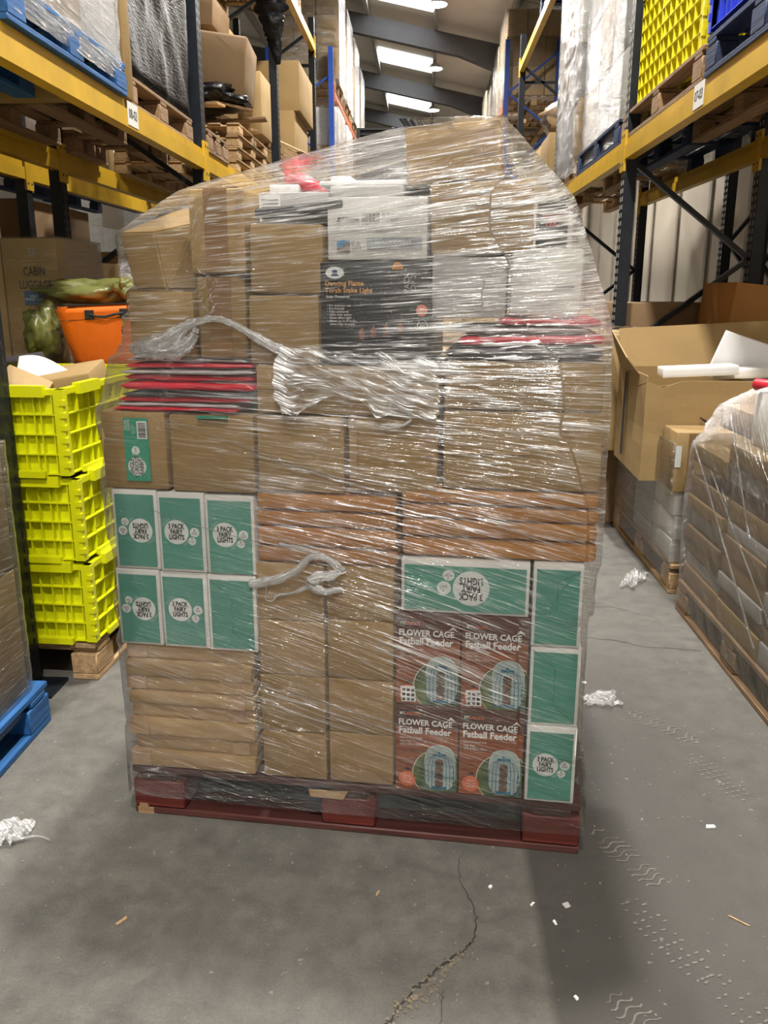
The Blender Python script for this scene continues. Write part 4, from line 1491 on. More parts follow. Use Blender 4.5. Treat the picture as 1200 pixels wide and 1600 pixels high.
pc = plate(wh, 'picture', simple('sky_print', (.10, .28, .48), .5, var=.3, scale=40, rnd=0), X(160), X(300), Z(636), Z(528), y)
MB().add([(X(160), y - .001, Z(636)), (X(300), y - .001, Z(636)), (X(300), y - .001, Z(545)), (X(250), y - .001, Z(560)), (X(205), y - .001, Z(600)), (X(160), y - .001, Z(590))], [(0, 1, 2, 3, 4, 5)]).build('cliff_picture', simple('cliff_print', (.25, .17, .12), .5, var=.6, scale=90, rnd=0), pc)
letter(wh, 'SA', GREY_INK, X(365), Z(575), .024, y - .0006, .9)
bn = plate(wh, 'grey_banner', simple('banner_grey', (.30, .32, .34), .5, var=.3, scale=18, rnd=0), X(480), X(1060), Z(612), Z(500), y)
letter(bn, '#MALFI COAST', WHITE, X(755), Z(556), .0105, y - .0012, 1.15, .012)

hbox(.797, 1.022, 1.474, 1.622, .006, .42, 'brown carton under heavy film glare, right of the white box', KRAFT_L, bulge=.005, roll=-1.5)
hbox(.800, .968, 1.338, 1.468, .010, .40, 'pale grey carton behind thick film, right of the torch box', GREY_BOARD, bulge=.004)
o = hbox(.972, 1.128, 1.342, 1.484, .006, .40, 'pale grey carton at the right shoulder of the load', WHITE_BOARD, bulge=.004, roll=1.0)
plate(o, 'tape', GREY_INK, .02, .06, .06, .066, -.2055)
dk = hbox(1.030, 1.096, 1.487, 1.598, .10, .25, 'dark box with a red mark beside the top right carton', BOX_BLACK, 'box', name='dark_box', bulge=.002)
letter(dk, 'SOLAR\nPRO', RED_INK, .0, .062, .019, -.1275, .9, .02)
tp = hbox(.741, .950, 1.627, 1.742, .03, .34, 'topmost brown carton, tilted, crowning the wrapped load', KRAFT_L, bulge=.005, roll=-2.8, bev=.005)
plate(tp, 'tape', TAPE_L, .045, .09, .05, .098, -tp['d'] / 2 - .0055)

# -- small things in the upper load
dp = hbox(.404, .606, 1.563, 1.581, .0, .34, 'thin charcoal board lying tilted above the brown carton', simple('charcoal_board', (.05, .053, .055), .5, var=.1), 'board', name='flat_board', bev=.006, bulge=.001, roll=-5)
o = hbox(.388, .56, 1.545, 1.615, .08, .26, 'grey white carton with a printed sheet behind the charcoal board', GREY_BOARD, bulge=.003)
pl = plate(o, 'printed_sheet', PAPER, -.08, -.03, .006, .064, -.1345)
mb = MB()
for k in range(6):
    mb.box(-.075, -.035, -.1365, -.1352, .012 + k * .008, .015 + k * .008)
tag(mb.build('print_dots', GREY_INK, pl), kind='stuff')
hbox(.535, .745, 1.625, 1.637, .08, .28, 'white flat board lying across the top, left of the tilted carton', PAPER, 'board', name='flat_board', bev=.003, bulge=.001)
hbox(.56, .735, 1.598, 1.624, .06, .26, 'grey flat carton under the white board on top', GREY_BOARD, name='flat_carton', bulge=.002)
flat_bag(.83, 1.185, 1.247, 1.275, .004, .40, 'charcoal flat bag above the right brown carton', CHAR_BAG, .003, 3.3)
flat_bag(.86, 1.188, 1.277, 1.301, .0, .40, 'dark red flat bag at the right edge, lower of two', RED_BAG, .006, 5.1)
flat_bag(.82, 1.15, 1.303, 1.317, .006, .40, 'grey flat bag between the two red ones at right', SILVER_BAG, .004, 6.1)
flat_bag(.95, 1.18, 1.319, 1.338, .004, .38, 'dark red flat bag at the right edge, upper of two', RED_BAG, .006, 7.4)


def crumple(name, label, cat, mat, M, rx, ry, rz, seed, amp=.35, sub=4, group=None):
    bm = bmesh.new()
    bmesh.ops.create_icosphere(bm, subdivisions=sub, radius=1)
    for v in bm.verts:
        n1 = noise.noise(v.co * 1.7 + Vector((seed, seed * 2, 0)))
        n2 = abs(noise.noise(v.co * 4.1 + Vector((seed * 3, 1, seed))))
        f = 1 + amp * n1 + amp * .7 * (n2 - .2)
        v.co = Vector((v.co.x * rx * f, v.co.y * ry * f, max(-1, v.co.z * f) * rz + rz))
    me = bpy.data.meshes.new(name)
    bm.to_mesh(me)
    bm.free()
    me.materials.append(mat)
    for p in me.polygons:
        p.use_smooth = True
    o = mesh_obj(name, me)
    o.matrix_world = M
    return tag(o, label, cat, group)


crumple('carrier_bag', 'crumpled red and white plastic bag on top of the load', 'bag', RED_BAG, MS @ Matrix.Translation((.475, .22, 1.616)) @ Matrix.Rotation(R(22), 4, 'Y'), .065, .06, .022, 2.2)
HP += [(.43, .16, 1.665), (.53, .16, 1.62)]
hbox(.396, .47, 1.617, 1.640, .15, .16, 'small white printed packet beside the red plastic bag on top', PAPER, 'packet', name='packet', bulge=.002)
hbox(.552, .60, 1.638, 1.652, .12, .10, 'small white open box lying on the white board', PAPER, 'packet', name='packet', bulge=.002)


# -- the film round all of it
def hero_haze_glare(u, z, front):  # film haze, with lamp glare at upper right painted in as extra whiteness
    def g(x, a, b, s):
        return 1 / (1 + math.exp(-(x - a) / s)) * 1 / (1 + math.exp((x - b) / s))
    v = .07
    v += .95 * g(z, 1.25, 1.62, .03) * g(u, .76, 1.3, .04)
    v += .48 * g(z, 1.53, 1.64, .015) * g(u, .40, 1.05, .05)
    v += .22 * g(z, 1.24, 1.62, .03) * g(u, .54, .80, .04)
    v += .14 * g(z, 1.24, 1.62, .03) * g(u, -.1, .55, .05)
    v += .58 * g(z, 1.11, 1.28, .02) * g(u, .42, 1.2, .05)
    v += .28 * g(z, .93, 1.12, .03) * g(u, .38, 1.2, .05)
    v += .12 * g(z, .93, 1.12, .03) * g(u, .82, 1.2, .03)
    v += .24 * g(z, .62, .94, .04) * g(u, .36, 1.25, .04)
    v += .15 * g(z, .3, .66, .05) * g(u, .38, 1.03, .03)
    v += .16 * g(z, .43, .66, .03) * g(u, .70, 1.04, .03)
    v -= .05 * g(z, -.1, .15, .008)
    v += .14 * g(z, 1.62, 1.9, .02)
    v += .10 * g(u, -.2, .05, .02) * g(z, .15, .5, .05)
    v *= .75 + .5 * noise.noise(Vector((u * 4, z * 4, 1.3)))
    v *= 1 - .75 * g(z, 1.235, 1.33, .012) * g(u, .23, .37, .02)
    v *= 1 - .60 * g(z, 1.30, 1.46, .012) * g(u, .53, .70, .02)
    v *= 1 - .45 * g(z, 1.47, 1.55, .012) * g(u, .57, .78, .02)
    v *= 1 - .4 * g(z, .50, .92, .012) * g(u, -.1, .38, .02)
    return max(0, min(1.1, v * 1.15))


def hero_slant(u, z):
    return .29 - .31 * min(1, max(0, (z - .45) / .85)) - .12 * min(1, max(0, (z - 1.25) / .5))


def hero_window(z):
    if z < 1.30:
        return (.13, .13)
    if z < 1.42:
        return (.10, .10)
    return (.16 + .5 * min(1, (z - 1.42) / .2), .12 + .9 * min(1, (z - 1.42) / .15))


wrapf = film('stretch_wrap', 'clear stretch film wound round the tall mixed pallet load', HP, .062, 1.752, MS, hero_window, 300, (0, 0, 1.2, .95), (150, 20), FILM, .0034, hero_haze_glare, hero_slant, off=.013, nth=72)
# bunched and torn film
film_rope(wrapf, 'bunched_film', [(.09, .0, 1.262), (.14, -.012, 1.275), (.20, -.014, 1.292), (.24, -.016, 1.318), (.29, -.018, 1.333), (.34, -.018, 1.326), (.39, -.016, 1.300), (.44, -.014, 1.272), (.49, -.012, 1.255)],
          [.012, .016, .018, .012, .007, .007, .009, .012, .010], FILM_THICK, .55, 12, 9, .5, 1.3)
film_rope(wrapf, 'bunched_film', [(.10, -.004, 1.254), (.16, -.012, 1.256), (.21, -.016, 1.262), (.245, -.016, 1.285), (.262, -.016, 1.315)], [.010, .017, .018, .014, .006], FILM_THICK, .5, 12, 9, .5, 4.3)


def wad(a, b):
    u = .462 + a * .36
    top = 1.275 - .03 * a + .012 * noise.noise(Vector((a * 7, 5, 1)))
    bot = 1.118 + .020 * noise.noise(Vector((a * 9, 2, 2))) + .045 * math.sin(max(0, min(1, (a - .12) / .5)) * math.pi)
    z = bot + (top - bot) * b
    z2 = z + .35 * u
    k = noise.noise(Vector((z2 * 55, u * 9, 1))) * .009 + noise.noise(Vector((z2 * 150, u * 22, 4))) * .004
    return Vector((u + .012 * noise.noise(Vector((a * 5, b * 6, 7))) - .02 * math.sin(b * 3.1) * (1 - a), -.024 - abs(k) * 1.2 - .004 * math.sin(b * 3.1), z))


film_sheet(wrapf, 'torn_film', wad, 150, 80, FILM_THICK, lambda a, b: max(.05, .22 + .75 * noise.noise(Vector((a * 7, b * 5, 4))) + (.45 if a < .08 else 0) + (.4 if b < .05 else 0)))
film_rope(wrapf, 'bunched_film', [(.70, -.015, 1.165), (.74, -.018, 1.135), (.765, -.018, 1.118), (.745, -.02, 1.100), (.70, -.02, 1.088)], [.005, .006, .005, .004, .002], FILM_THICK, .6, 8, 8, .6, 2)
# knot of film in the middle
film_rope(wrapf, 'bunched_film', [(.36, -.012, .690), (.42, -.018, .705), (.48, -.024, .735), (.52, -.028, .772), (.56, -.028, .772), (.59, -.024, .750), (.605, -.02, .742)], [.010, .012, .010, .008, .008, .010, .004], FILM_THICK, .7, 12, 8, .6, 7)
film_rope(wrapf, 'bunched_film', [(.605, -.018, .745), (.57, -.026, .730), (.535, -.030, .722), (.52, -.030, .705), (.55, -.030, .690), (.60, -.026, .695)], [.006, .012, .014, .012, .010, .006], FILM_THICK, .85, 12, 8, .6, 9)
film_rope(wrapf, 'bunched_film', [(.53, -.026, .702), (.50, -.024, .690), (.47, -.02, .676), (.435, -.018, .668), (.42, -.016, .652), (.402, -.016, .655), (.405, -.014, .690)], [.006, .005, .003, .003, .002, .0015, .001], FILM_THICK, .8, 8, 6, .8, 3)
film_rope(wrapf, 'bunched_film', [(.44, -.014, .80), (.50, -.016, .79), (.56, -.016, .772)], [.004, .006, .003], FILM_THICK, .5, 8, 8, .6, 13)
# long drawn strands
for (p, q_, r_) in [((.38, -.009, 1.02), (.73, -.009, .93), .0022), ((.17, -.009, 1.10), (.60, -.009, .965), .0014), ((.36, -.008, .425), (.86, -.008, .305), .0012), ((.37, -.008, .405), (.84, -.008, .285), .0009), ((.10, -.007, .875), (.375, -.007, .80), .001),
                    ((.36, -.008, .50), (.70, -.008, .44), .0009), ((.79, -.009, .94), (1.17, -.010, .80), .0014), ((.01, -.006, .45), (.36, -.008, .37), .0009)]:
    p, q_ = Vector(p), Vector(q_)
    pts = [p.lerp(q_, k / 5) + Vector((0, -.001 * math.sin(k), -.004 * math.sin(k / 5 * math.pi))) for k in range(6)]
    film_rope(wrapf, 'film_strand', pts, [r_] * 6, FILM_THICK, .5, 6, 8, .5, r_ * 900)

# ================================================================== TUBS AND CRATES
def tub(label, M, sx, sy, h, mat, cols=(9, 9), rows=4, group=None, name='tub', cat='plastic tub', taper=.0, depth=.022, lips=True, closed_grid=False):
    """Ribbed open plastic tub: smooth inner shell, fins and ledges outside, thick rim, corner hinge posts, lips."""
    t = empty(name, label, cat, M, group)
    a, b = sx / 2, sy / 2
    th = .004
    ia, ib = a - depth, b - depth
    mb = MB()
    mb.box(-ia, ia, -ib, -ib + th, .01, h - .01)
    mb.box(-ia, ia, ib - th, ib, .01, h - .01)
    mb.box(-ia, -ia + th, -ib, ib, .01, h - .01)
    mb.box(ia - th, ia, -ib, ib, .01, h - .01)
    mb.box(-ia, ia, -ib, ib, .006, .012)
    mb.build('shell', mat, t)
    rng = random.Random(int(sx * 100 + h * 77))
    for nm, n, ln, tr in (('front_ribs', cols[0], a, lambda x, o: (x, -o)), ('rear_ribs', cols[0], a, lambda x, o: (-x, o)), ('right_ribs', cols[1], b, lambda x, o: (o, x)), ('left_ribs', cols[1], b, lambda x, o: (-o, -x))):
        base = ib if nm[0] in 'fr' and nm.split('_')[0] in ('front', 'rear') else ia
        outer = base + depth
        mb = MB()

        def bx(x0, x1, o0, o1, z0, z1):
            p, q = tr(x0, o0), tr(x1, o1)
            mb.box(min(p[0], q[0]), max(p[0], q[0]), min(p[1], q[1]), max(p[1], q[1]), z0, z1)
        zs = [h * (.04 + .90 * k / rows) for k in range(rows + 1)]
        for z in zs:
            bx(-ln + .004, ln - .004, base - .001, outer, z - .0022, z + .0022)
        k = 0
        xs = []
        x = -ln + .03
        st = 2 * (ln - .03) / n
        while x < ln - .02:
            xs.append(x)
            x += st * (.55 if (k % 5 == 2 and not closed_grid) else 1.0)
            k += 1
        for x in xs:
            bx(x - .002, x + .002, base - .001, outer - .002, h * .04, h * .94)
        if closed_grid:
            pass
        mb.build('rib_panel', mat, t)
    r = MB()
    r.box(-a, a, -b, -ib + .004, h - .016, h)
    r.box(-a, a, ib - .004, b, h - .016, h)
    r.box(-a, -ia + .004, -b, b, h - .016, h)
    r.box(ia - .004, a, -b, b, h - .016, h)
    r.build('rim', mat, t)
    for cx in (-a, a):
        for cy in (-b, b):
            c = MB()
            sx_, sy_ = math.copysign(1, cx), math.copysign(1, cy)
            c.box(*sorted((cx - sx_ * .032, cx + sx_ * .002)), *sorted((cy - sy_ * .032, cy + sy_ * .002)), .008, h - .004)
            for k in range(6):
                z = h * (.12 + .14 * k)
                c.box(*sorted((cx - sx_ * .012, cx + sx_ * .006)), *sorted((cy - sy_ * .012, cy + sy_ * .006)), z, z + h * .06)
            c.build('corner_hinge', mat, t)
    if lips:
        for (x0, x1, y0, y1) in ((a - .03 - .22, a - .06, -b - .018, -b + .01), (-a + .06, -a + .25, -b - .018, -b + .01), (a - .01, a + .018, -b + .10, -b + .26), (a - .01, a + .018, b - .30, b - .12)):
            MB().box(x0, x1, y0, y1, h - .026, h + .012).build('lip', mat, t)
            MB().box(x0 + .02, x1 - .02, y0, y1, .002, .024).build('lip', mat, t)
    return t


# ------------------------------------------------------------------ left, floor level
pallet('blue painted pallet on the floor at the far left edge', -1.76, 1.99, 0, 1.04, 1.02, 0, BLUE_WOOD)
far = []
for k, (z0, z1) in enumerate(((.146, .556), (.558, .955))):
    for j, (y0, y1) in enumerate(((1.96, 2.44), (1.47, 1.955))):
        nm = [['lower brown carton on the blue floor pallet at far left, with dark icons', 'lower brown carton on the blue floor pallet, nearer the viewer'],
              ['upper brown carton on the blue floor pallet at far left', 'upper brown carton on the blue floor pallet, nearer the viewer']][k][j]
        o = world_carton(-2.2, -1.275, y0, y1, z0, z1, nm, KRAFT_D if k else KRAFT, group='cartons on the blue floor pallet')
        far += corners(-2.2, -1.275, y0, y1, z0, z1)
        if j == 0:
            fc = empty('print', None, None, Matrix.Identity(4)) if False else None
            me = text_mesh('FRAGILE\n12 PCS', INK, 0.0)
            for tx, yy, zz_, s_ in ((('KEEP DRY\nQTY 12 PCS'), -.02, .10, .036),):
                p = bpy.data.objects.new('lettering', text_mesh(tx, INK, .0))
                p.parent = o
                p.matrix_local = Matrix.Translation((.4625 + .0095, yy, zz_)) @ Matrix.Rotation(R(90), 4, 'Z') @ Matrix.Rotation(R(90), 4, 'X') @ Matrix.Rotation(R(90), 4, 'Z') @ Matrix.Diagonal((s_, s_, s_, 1))
                link(p)
            if k == 0:
                for dy in (.02, .075, .13):
                    mb = MB()
                    mb.add([(.4725, -.06 + .024 * math.cos(a / 16 * math.tau), .27 + dy * .8 + .024 * math.sin(a / 16 * math.tau)) for a in range(16)], [tuple(range(16))])
                    mb.build('icon', INK, o)
wrap_points('clear film round the cartons on the blue floor pallet', far, .09, .957, -2.2, -1.275, 1.47, 2.44, .22, .008, None, 3, nz=90, ns=(40, 40))

pallet('pale wooden pallet under the lime yellow tubs', -1.67, 3.35, 0, 1.02, 1.04, -3.6, PINE)
for k, (z, dx, dy) in enumerate(((.145, 0, 0), (.458, -.012, -.005), (.771, -.03, -.02))):
    tub('lime yellow ribbed plastic tub, %s' % ['bottom of the stack of three, on the pallet', 'middle of the stack of three', 'top of the stack, open and full of scrap'][k],
        Matrix.Translation((-1.655 + dx, 3.325 + dy, z)) @ Matrix.Rotation(R(-3.6), 4, 'Z'), 1.0, 1.0, .305, TUB_Y, (22, 11), 4, 'lime yellow tubs in a stack')
# what lies in the top tub
o = world_carton(-1.60, -1.26, 3.05, 3.45, .99, 1.13, 'brown carton lying in the top yellow tub', KRAFT, tilt=(3, -9), rot=12)
o.location.z -= .04
crate_paper = film_sheet(None, 'paper_sheet', lambda a, b: Vector((-1.58 + .20 * a, 3.15 + .10 * b + .02 * a, .99 + .16 * b - .05 * a + .02 * math.sin(a * 4))), 8, 6, PAPER, 1.0)
tag(crate_paper, 'curled white sheet sticking out of the top yellow tub', 'paper')
for i, (x, y, z, r_, m, lb) in enumerate(((-1.72, 2.98, 1.02, 12, BLACK_PL, 'long black board slanting in the top yellow tub'), (-1.66, 3.40, 1.04, -8, CHAR_BAG, 'dark grey board standing at the back of the yellow tub'))):
    o = mesh_obj('scrap_board', rounded_box('scrap_board', .62 if i == 0 else .30, .06, .10, m, .004, 0))
    o.location = (x, y, z)
    o.rotation_euler = (R(25), R(r_), R(-14))
    tag(o, lb, 'board')
o = mesh_obj('scrap_box', rounded_box('scrap_box', .16, .14, .10, KRAFT_L, .004, .002))
o.location = (-1.47, 2.98, 1.0)
o.rotation_euler = (R(20), R(25), R(15))
tag(o, 'small brown box corner at the front of the top yellow tub', 'carton')

for z0, z1 in ((.0, .52), (.521, 1.045)):
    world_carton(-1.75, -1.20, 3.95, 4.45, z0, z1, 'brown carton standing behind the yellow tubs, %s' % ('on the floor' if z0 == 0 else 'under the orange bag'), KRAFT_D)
# orange cool bag
cb = mesh_obj('cooler_bag', None)
bm = bmesh.new()
bmesh.ops.create_cube(bm, size=1)
bmesh.ops.subdivide_edges(bm, edges=bm.edges[:], cuts=7, use_grid_fill=True)
for v in bm.verts:
    z = v.co.z + .5
    k = .80 + .20 * z
    v.co = Vector((v.co.x * .40 * k + .02 * (1 - z) * 1.4, v.co.y * .30 * k - .012 * (1 - (2 * v.co.x) ** 2) * (v.co.y < 0), z * .29 + .02 * v.co.x * z))
    v.co += Vector((.004 * noise.noise(v.co * 14), .004 * noise.noise(v.co * 17 + Vector((3, 1, 2))), 0))
bmesh.ops.bevel(bm, geom=[e for e in bm.edges if e.is_manifold and e.calc_face_angle() > 1.0], offset=.012, segments=2, affect='EDGES')
me = bpy.data.meshes.new('cooler_bag')
bm.to_mesh(me)
bm.free()
me.materials.append(ORANGE)
for p in me.polygons:
    p.use_smooth = True
bpy.data.objects.remove(cb)
cb = mesh_obj('cooler_bag', me, None, (-1.52, 4.06, 1.046), (0, 0, R(4)))
tag(cb, 'orange insulated cool bag with black handle above the yellow tubs', 'bag')
hd = MB()
hd.box(-.055, -.015, -.168, -.150, .225, .265)
hd.box(.105, .145, -.168, -.150, .232, .272)
hd.tube([(-.03, -.166, .245), (.0, -.176, .236), (.045, -.180, .236), (.09, -.176, .248), (.12, -.166, .252)], .006, 8)
hd.build('handle', BLACK_FAB, cb)
MB().bar((-.205, -.151, .280), (.205, -.151, .300), .012, .006).build('zip_edge', BLACK_FAB, cb)
MB().bar((-.19, -.1545, .215), (.19, -.1545, .235), .002, .002).build('seam', BLACK_FAB, cb)
crumple('tarpaulin', 'crumpled olive green tarpaulin draped over the orange bag', 'tarpaulin', TARP, Matrix.Translation((-1.60, 4.16, 1.335)) @ Matrix.Rotation(R(6), 4, "Z"), .24, .10, .062, 4.4, .5)
crumple('tarpaulin', 'olive green tarpaulin fold hanging left of the orange bag', 'tarpaulin', TARP, Matrix.Translation((-1.81, 3.98, 1.08)), .075, .10, .125, 9.2, .5)
crumple('tarpaulin', 'upturned olive tarpaulin corner at right above the orange bag', 'tarpaulin', TARP, Matrix.Translation((-1.40, 4.10, 1.36)) @ Matrix.Rotation(R(-28), 4, 'Y'), .05, .06, .055, 6.7, .5)

# cabin luggage cartons
lug = []
for i, (x0, x1, lb) in enumerate(((-2.075, -1.80, 'brown printed cabin luggage carton, right of the two at left edge'), (-2.36, -2.08, 'brown printed cabin luggage carton, cut by the left image edge'))):
    o = world_carton(x0, x1, 4.2, 4.75, .85, 1.645, lb, KRAFT, group='cabin luggage cartons', bulge=.006)
    lug += corners(x0, x1, 4.2, 4.75, .85, 1.645)
    y = -.275 - .008
    for tx, z, s_, m in (('SA', 1.578, .062, GREY_INK), ('CABIN', 1.487, .060, INK), ('LUGGAGE', 1.424, .058, INK), ('STRIPE', 1.29, .040, INK)):
        letter(o, tx, m, .02, z - .85, s_, y, .62, .0)
    bl = plate(o, 'label', BLUE_LABEL, -.04, .06, 1.33 - .85, 1.395 - .85, y)
    letter(bl, '3 PACK\nTROLLEY CASES', WHITE, .01, 1.363 - .85, .017, y - .0012, .8)
    world_carton(x0, x1, 4.2, 4.75, .0 + .002, .848, 'plain brown carton under the %s cabin luggage carton' % ('right' if i == 0 else 'left'), KRAFT_D)
wrap_points('clear film round the cabin luggage cartons', lug, .84, 1.647, -2.36, -1.80, 4.2, 4.75, .16, .006, None, 5, nz=70, ns=(40, 20))
# dark cartons deeper in the rack
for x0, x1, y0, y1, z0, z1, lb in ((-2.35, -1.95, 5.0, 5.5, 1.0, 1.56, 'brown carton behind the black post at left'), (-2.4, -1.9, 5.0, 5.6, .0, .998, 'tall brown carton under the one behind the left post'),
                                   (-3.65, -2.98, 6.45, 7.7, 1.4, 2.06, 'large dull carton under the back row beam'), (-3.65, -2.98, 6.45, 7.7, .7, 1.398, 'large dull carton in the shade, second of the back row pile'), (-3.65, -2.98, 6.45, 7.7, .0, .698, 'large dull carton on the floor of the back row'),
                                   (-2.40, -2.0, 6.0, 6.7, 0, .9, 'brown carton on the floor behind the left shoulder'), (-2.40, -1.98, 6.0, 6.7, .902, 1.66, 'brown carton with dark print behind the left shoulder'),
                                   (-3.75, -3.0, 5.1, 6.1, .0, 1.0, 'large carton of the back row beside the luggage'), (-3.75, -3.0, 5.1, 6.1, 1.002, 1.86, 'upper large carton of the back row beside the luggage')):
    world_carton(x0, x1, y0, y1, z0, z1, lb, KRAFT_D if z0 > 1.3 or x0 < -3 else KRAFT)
load(-6.9, -6.0, 15.0, 22.0, 0.0, 1, 6, [.85, .85, .85, .85], 'wrapped carton in the next aisle', 'cartons in the next aisle', [WHITE_BOARD, KRAFT_L, WHITE_BOARD], 1, seed=4, wrap='film round the far cartons in the next aisle', lay=.45, extra_z=-.02)

# ------------------------------------------------------------------ left, first level
Z1 = 2.291
pallet('blue pallet on the yellow beam at upper left', -1.93, 3.72, Z1, 1.0, 1.19, 0, BLUE_WOOD)
load(-2.42, -1.45, 3.16, 4.28, Z1 + .145, 2, 3, [.42, .42, .42, .4], 'carton in the upper left blue pallet load', 'cartons on the upper left blue pallet', [KRAFT, GREY_BOARD, WHITE_BOARD], 1, seed=9, wrap='crinkled film round the load on the upper left blue pallet', lay=.55, amp=.035)


def dark_load(x0, x1, y0, y1, z0, z1, label, seed, mat=None):
    bm = bmesh.new()
    bmesh.ops.create_cube(bm, size=1)
    bmesh.ops.subdivide_edges(bm, edges=bm.edges[:], cuts=24, use_grid_fill=True)
    for v in bm.verts:
        p = Vector(((x0 + x1) / 2 + v.co.x * (x1 - x0), (y0 + y1) / 2 + v.co.y * (y1 - y0), (z0 + z1) / 2 + v.co.z * (z1 - z0)))
        n = noise.noise(Vector((p.x * 5 + seed, p.y * 5 + p.z * 2.2, p.z * 3))) * .022 + noise.noise(Vector((p.x * 14, p.y * 12 + p.z * 6, p.z * 9 + seed))) * .010
        c = Vector(((p.x - (x0 + x1) / 2), (p.y - (y0 + y1) / 2), 0)).normalized()
        v.co = p + c * (n - .02) + Vector((0, 0, 0))
    me = bpy.data.meshes.new('wrapped_load')
    bm.to_mesh(me)
    bm.free()
    me.materials.append(mat or BLACK_FILM)
    for p in me.polygons:
        p.use_smooth = True
    return tag(mesh_obj('wrapped_load', me), label, 'wrapped load')


pallet('dark wooden pallet under the black wrapped load', -1.95, 5.06, Z1, .95, 1.2, 0, PINE_D)
dark_load(-2.42, -1.47, 4.50, 5.66, Z1 + .145, 4.2, 'tall load wrapped in black film on the left rack', 2)
world_carton(-2.46, -1.44, 4.335, 4.44, Z1 + .001, 4.0, 'narrow upright brown carton between film load and black load', KRAFT)
# back row, seen under the front beam
pallet('navy pallet of the back row beneath the brown cartons', -3.4, 8.15, Z1, 1.0, 1.4, 0, BLUE_DARK)
pallet('navy pallet of the back row at the left edge', -3.4, 6.7, Z1, 1.0, 1.2, 0, BLUE_DARK)
load(-3.9, -2.95, 7.5, 8.85, Z1 + .145, 1, 3, [.44, .44], 'back row carton seen beneath beam 08-03', 'brown back row cartons', [KRAFT_L, KRAFT, WHITE_BOARD], 1, seed=12)
load(-3.9, -2.95, 6.42, 7.42, Z1 + .145, 1, 3, [.45, .4], 'dull carton of the back row near the left edge', 'dull back row cartons', [KRAFT_D, WHITE_BOARD, KRAFT], 1, seed=15, wrap='film round the dull back row cartons', lay=.3)
pallet('pallet under the lower black wrapped load of the back row', -3.4, 9.7, Z1, 1.1, 1.4, 0, BLUE_DARK)
bl = dark_load(-3.9, -2.95, 9.0, 10.4, Z1 + .146, 3.2, 'lower black film wrapped load of the back row with a white label', 7)
MB().box(-2.955, -2.945, 9.55, 9.75, 2.62, 2.86).build('label', WHITE, bl)

# second bay: pallets, junk, a bulging carton
for k in range(4):
    pallet('wooden pallet lying in the stack of four on the left rack, %s' % ['lowest', 'second lowest', 'second highest', 'topmost'][k], -1.97 + .01 * k, 7.55, Z1 + .09 * k, .98, 1.2, 0, PINE, 'stacked flat pallets', h=.089)
rng = random.Random(21)
for k in range(9):
    x, y = -1.9 + rng.uniform(-.25, .3), 7.35 + rng.uniform(-.25, .5)
    o = mesh_obj('scrap_plank', rounded_box('scrap_plank', .65, .09, .02, PINE if k % 2 else PINE_D, .002, 0, seg=1))
    o.location = (x, y, Z1 + .37 + k * .024)
    o.rotation_euler = (R(rng.uniform(-8, 8)), R(rng.uniform(-9, 9)), R(rng.uniform(-60, 60)))
    tag(o, 'broken wooden plank in the left scrap heap, %s' % ['lowest', 'second from below', 'third from below', 'fourth from below', 'middle one', 'fourth from top', 'third from top', 'second from top', 'topmost'][k], 'plank', 'broken planks on the left rack')
crumple('bin_bag', 'shiny black plastic bag in the scrap heap on the left rack', 'bag', BLACK_FILM, Matrix.Translation((-1.85, 7.4, Z1 + .52)), .36, .35, .10, 3.3, .4)
world_carton(-2.25, -1.52, 7.3, 8.1, 2.98, 3.42, 'large bulging brown carton tilted on the scrap heap', KRAFT_D, tilt=(4, 7), rot=6, bulge=.05, bev=.02)
world_carton(-2.35, -1.75, 7.5, 8.1, 3.50, 3.72, 'brown carton lying over the bulging one', KRAFT_D, tilt=(0, 4))
pallet('short wooden pallet under the upright carton beyond the stacked pallets', -1.95, 8.46, Z1, 1.0, .62, 0, PINE)
world_carton(-1.72, -1.50, 8.2, 8.7, 2.78, 3.30, 'upright brown carton behind the bulging carton', KRAFT_L)
world_carton(-2.3, -1.6, 8.18, 8.72, 2.437, 2.778, 'brown carton under the upright one, beyond the stacked pallets', KRAFT_D)
pallet('short wooden pallet beside the black rack post', -1.95, 6.24, Z1, 1.0, .60, 0, PINE_D)
world_carton(-2.25, -1.62, 5.98, 6.35, 2.437, 2.86, 'brown carton with a pale side beside the black rack post', KRAFT)
p = pallet('broken pallet end leaning out beside the black rack post', 0, 0, 0, .9, .9, 0, PINE, M=Matrix.Translation((-1.74, 9.55, 2.86)) @ Matrix.Rotation(R(24), 4, 'Y') @ Matrix.Rotation(R(5), 4, 'X'))
pallet('wooden pallet below the broken pallet end', -1.95, 9.5, Z1, 1.0, .9, 0, PINE_D)
world_carton(-2.2, -1.7, 9.1, 9.9, 2.437, 2.74, 'brown carton supporting the broken pallet end', KRAFT_D)
# third bay
pallet('wooden pallet under the two big cartons in the third bay', -1.95, 10.75, Z1, .95, 1.2, 0, PINE)
world_carton(-2.4, -1.50, 10.2, 11.3, 2.436, 3.36, 'lower of two big brown cartons in the third bay at left', KRAFT)
world_carton(-2.4, -1.44, 10.25, 11.4, 3.362, 3.88, 'upper of two big brown cartons in the third bay at left', KRAFT)
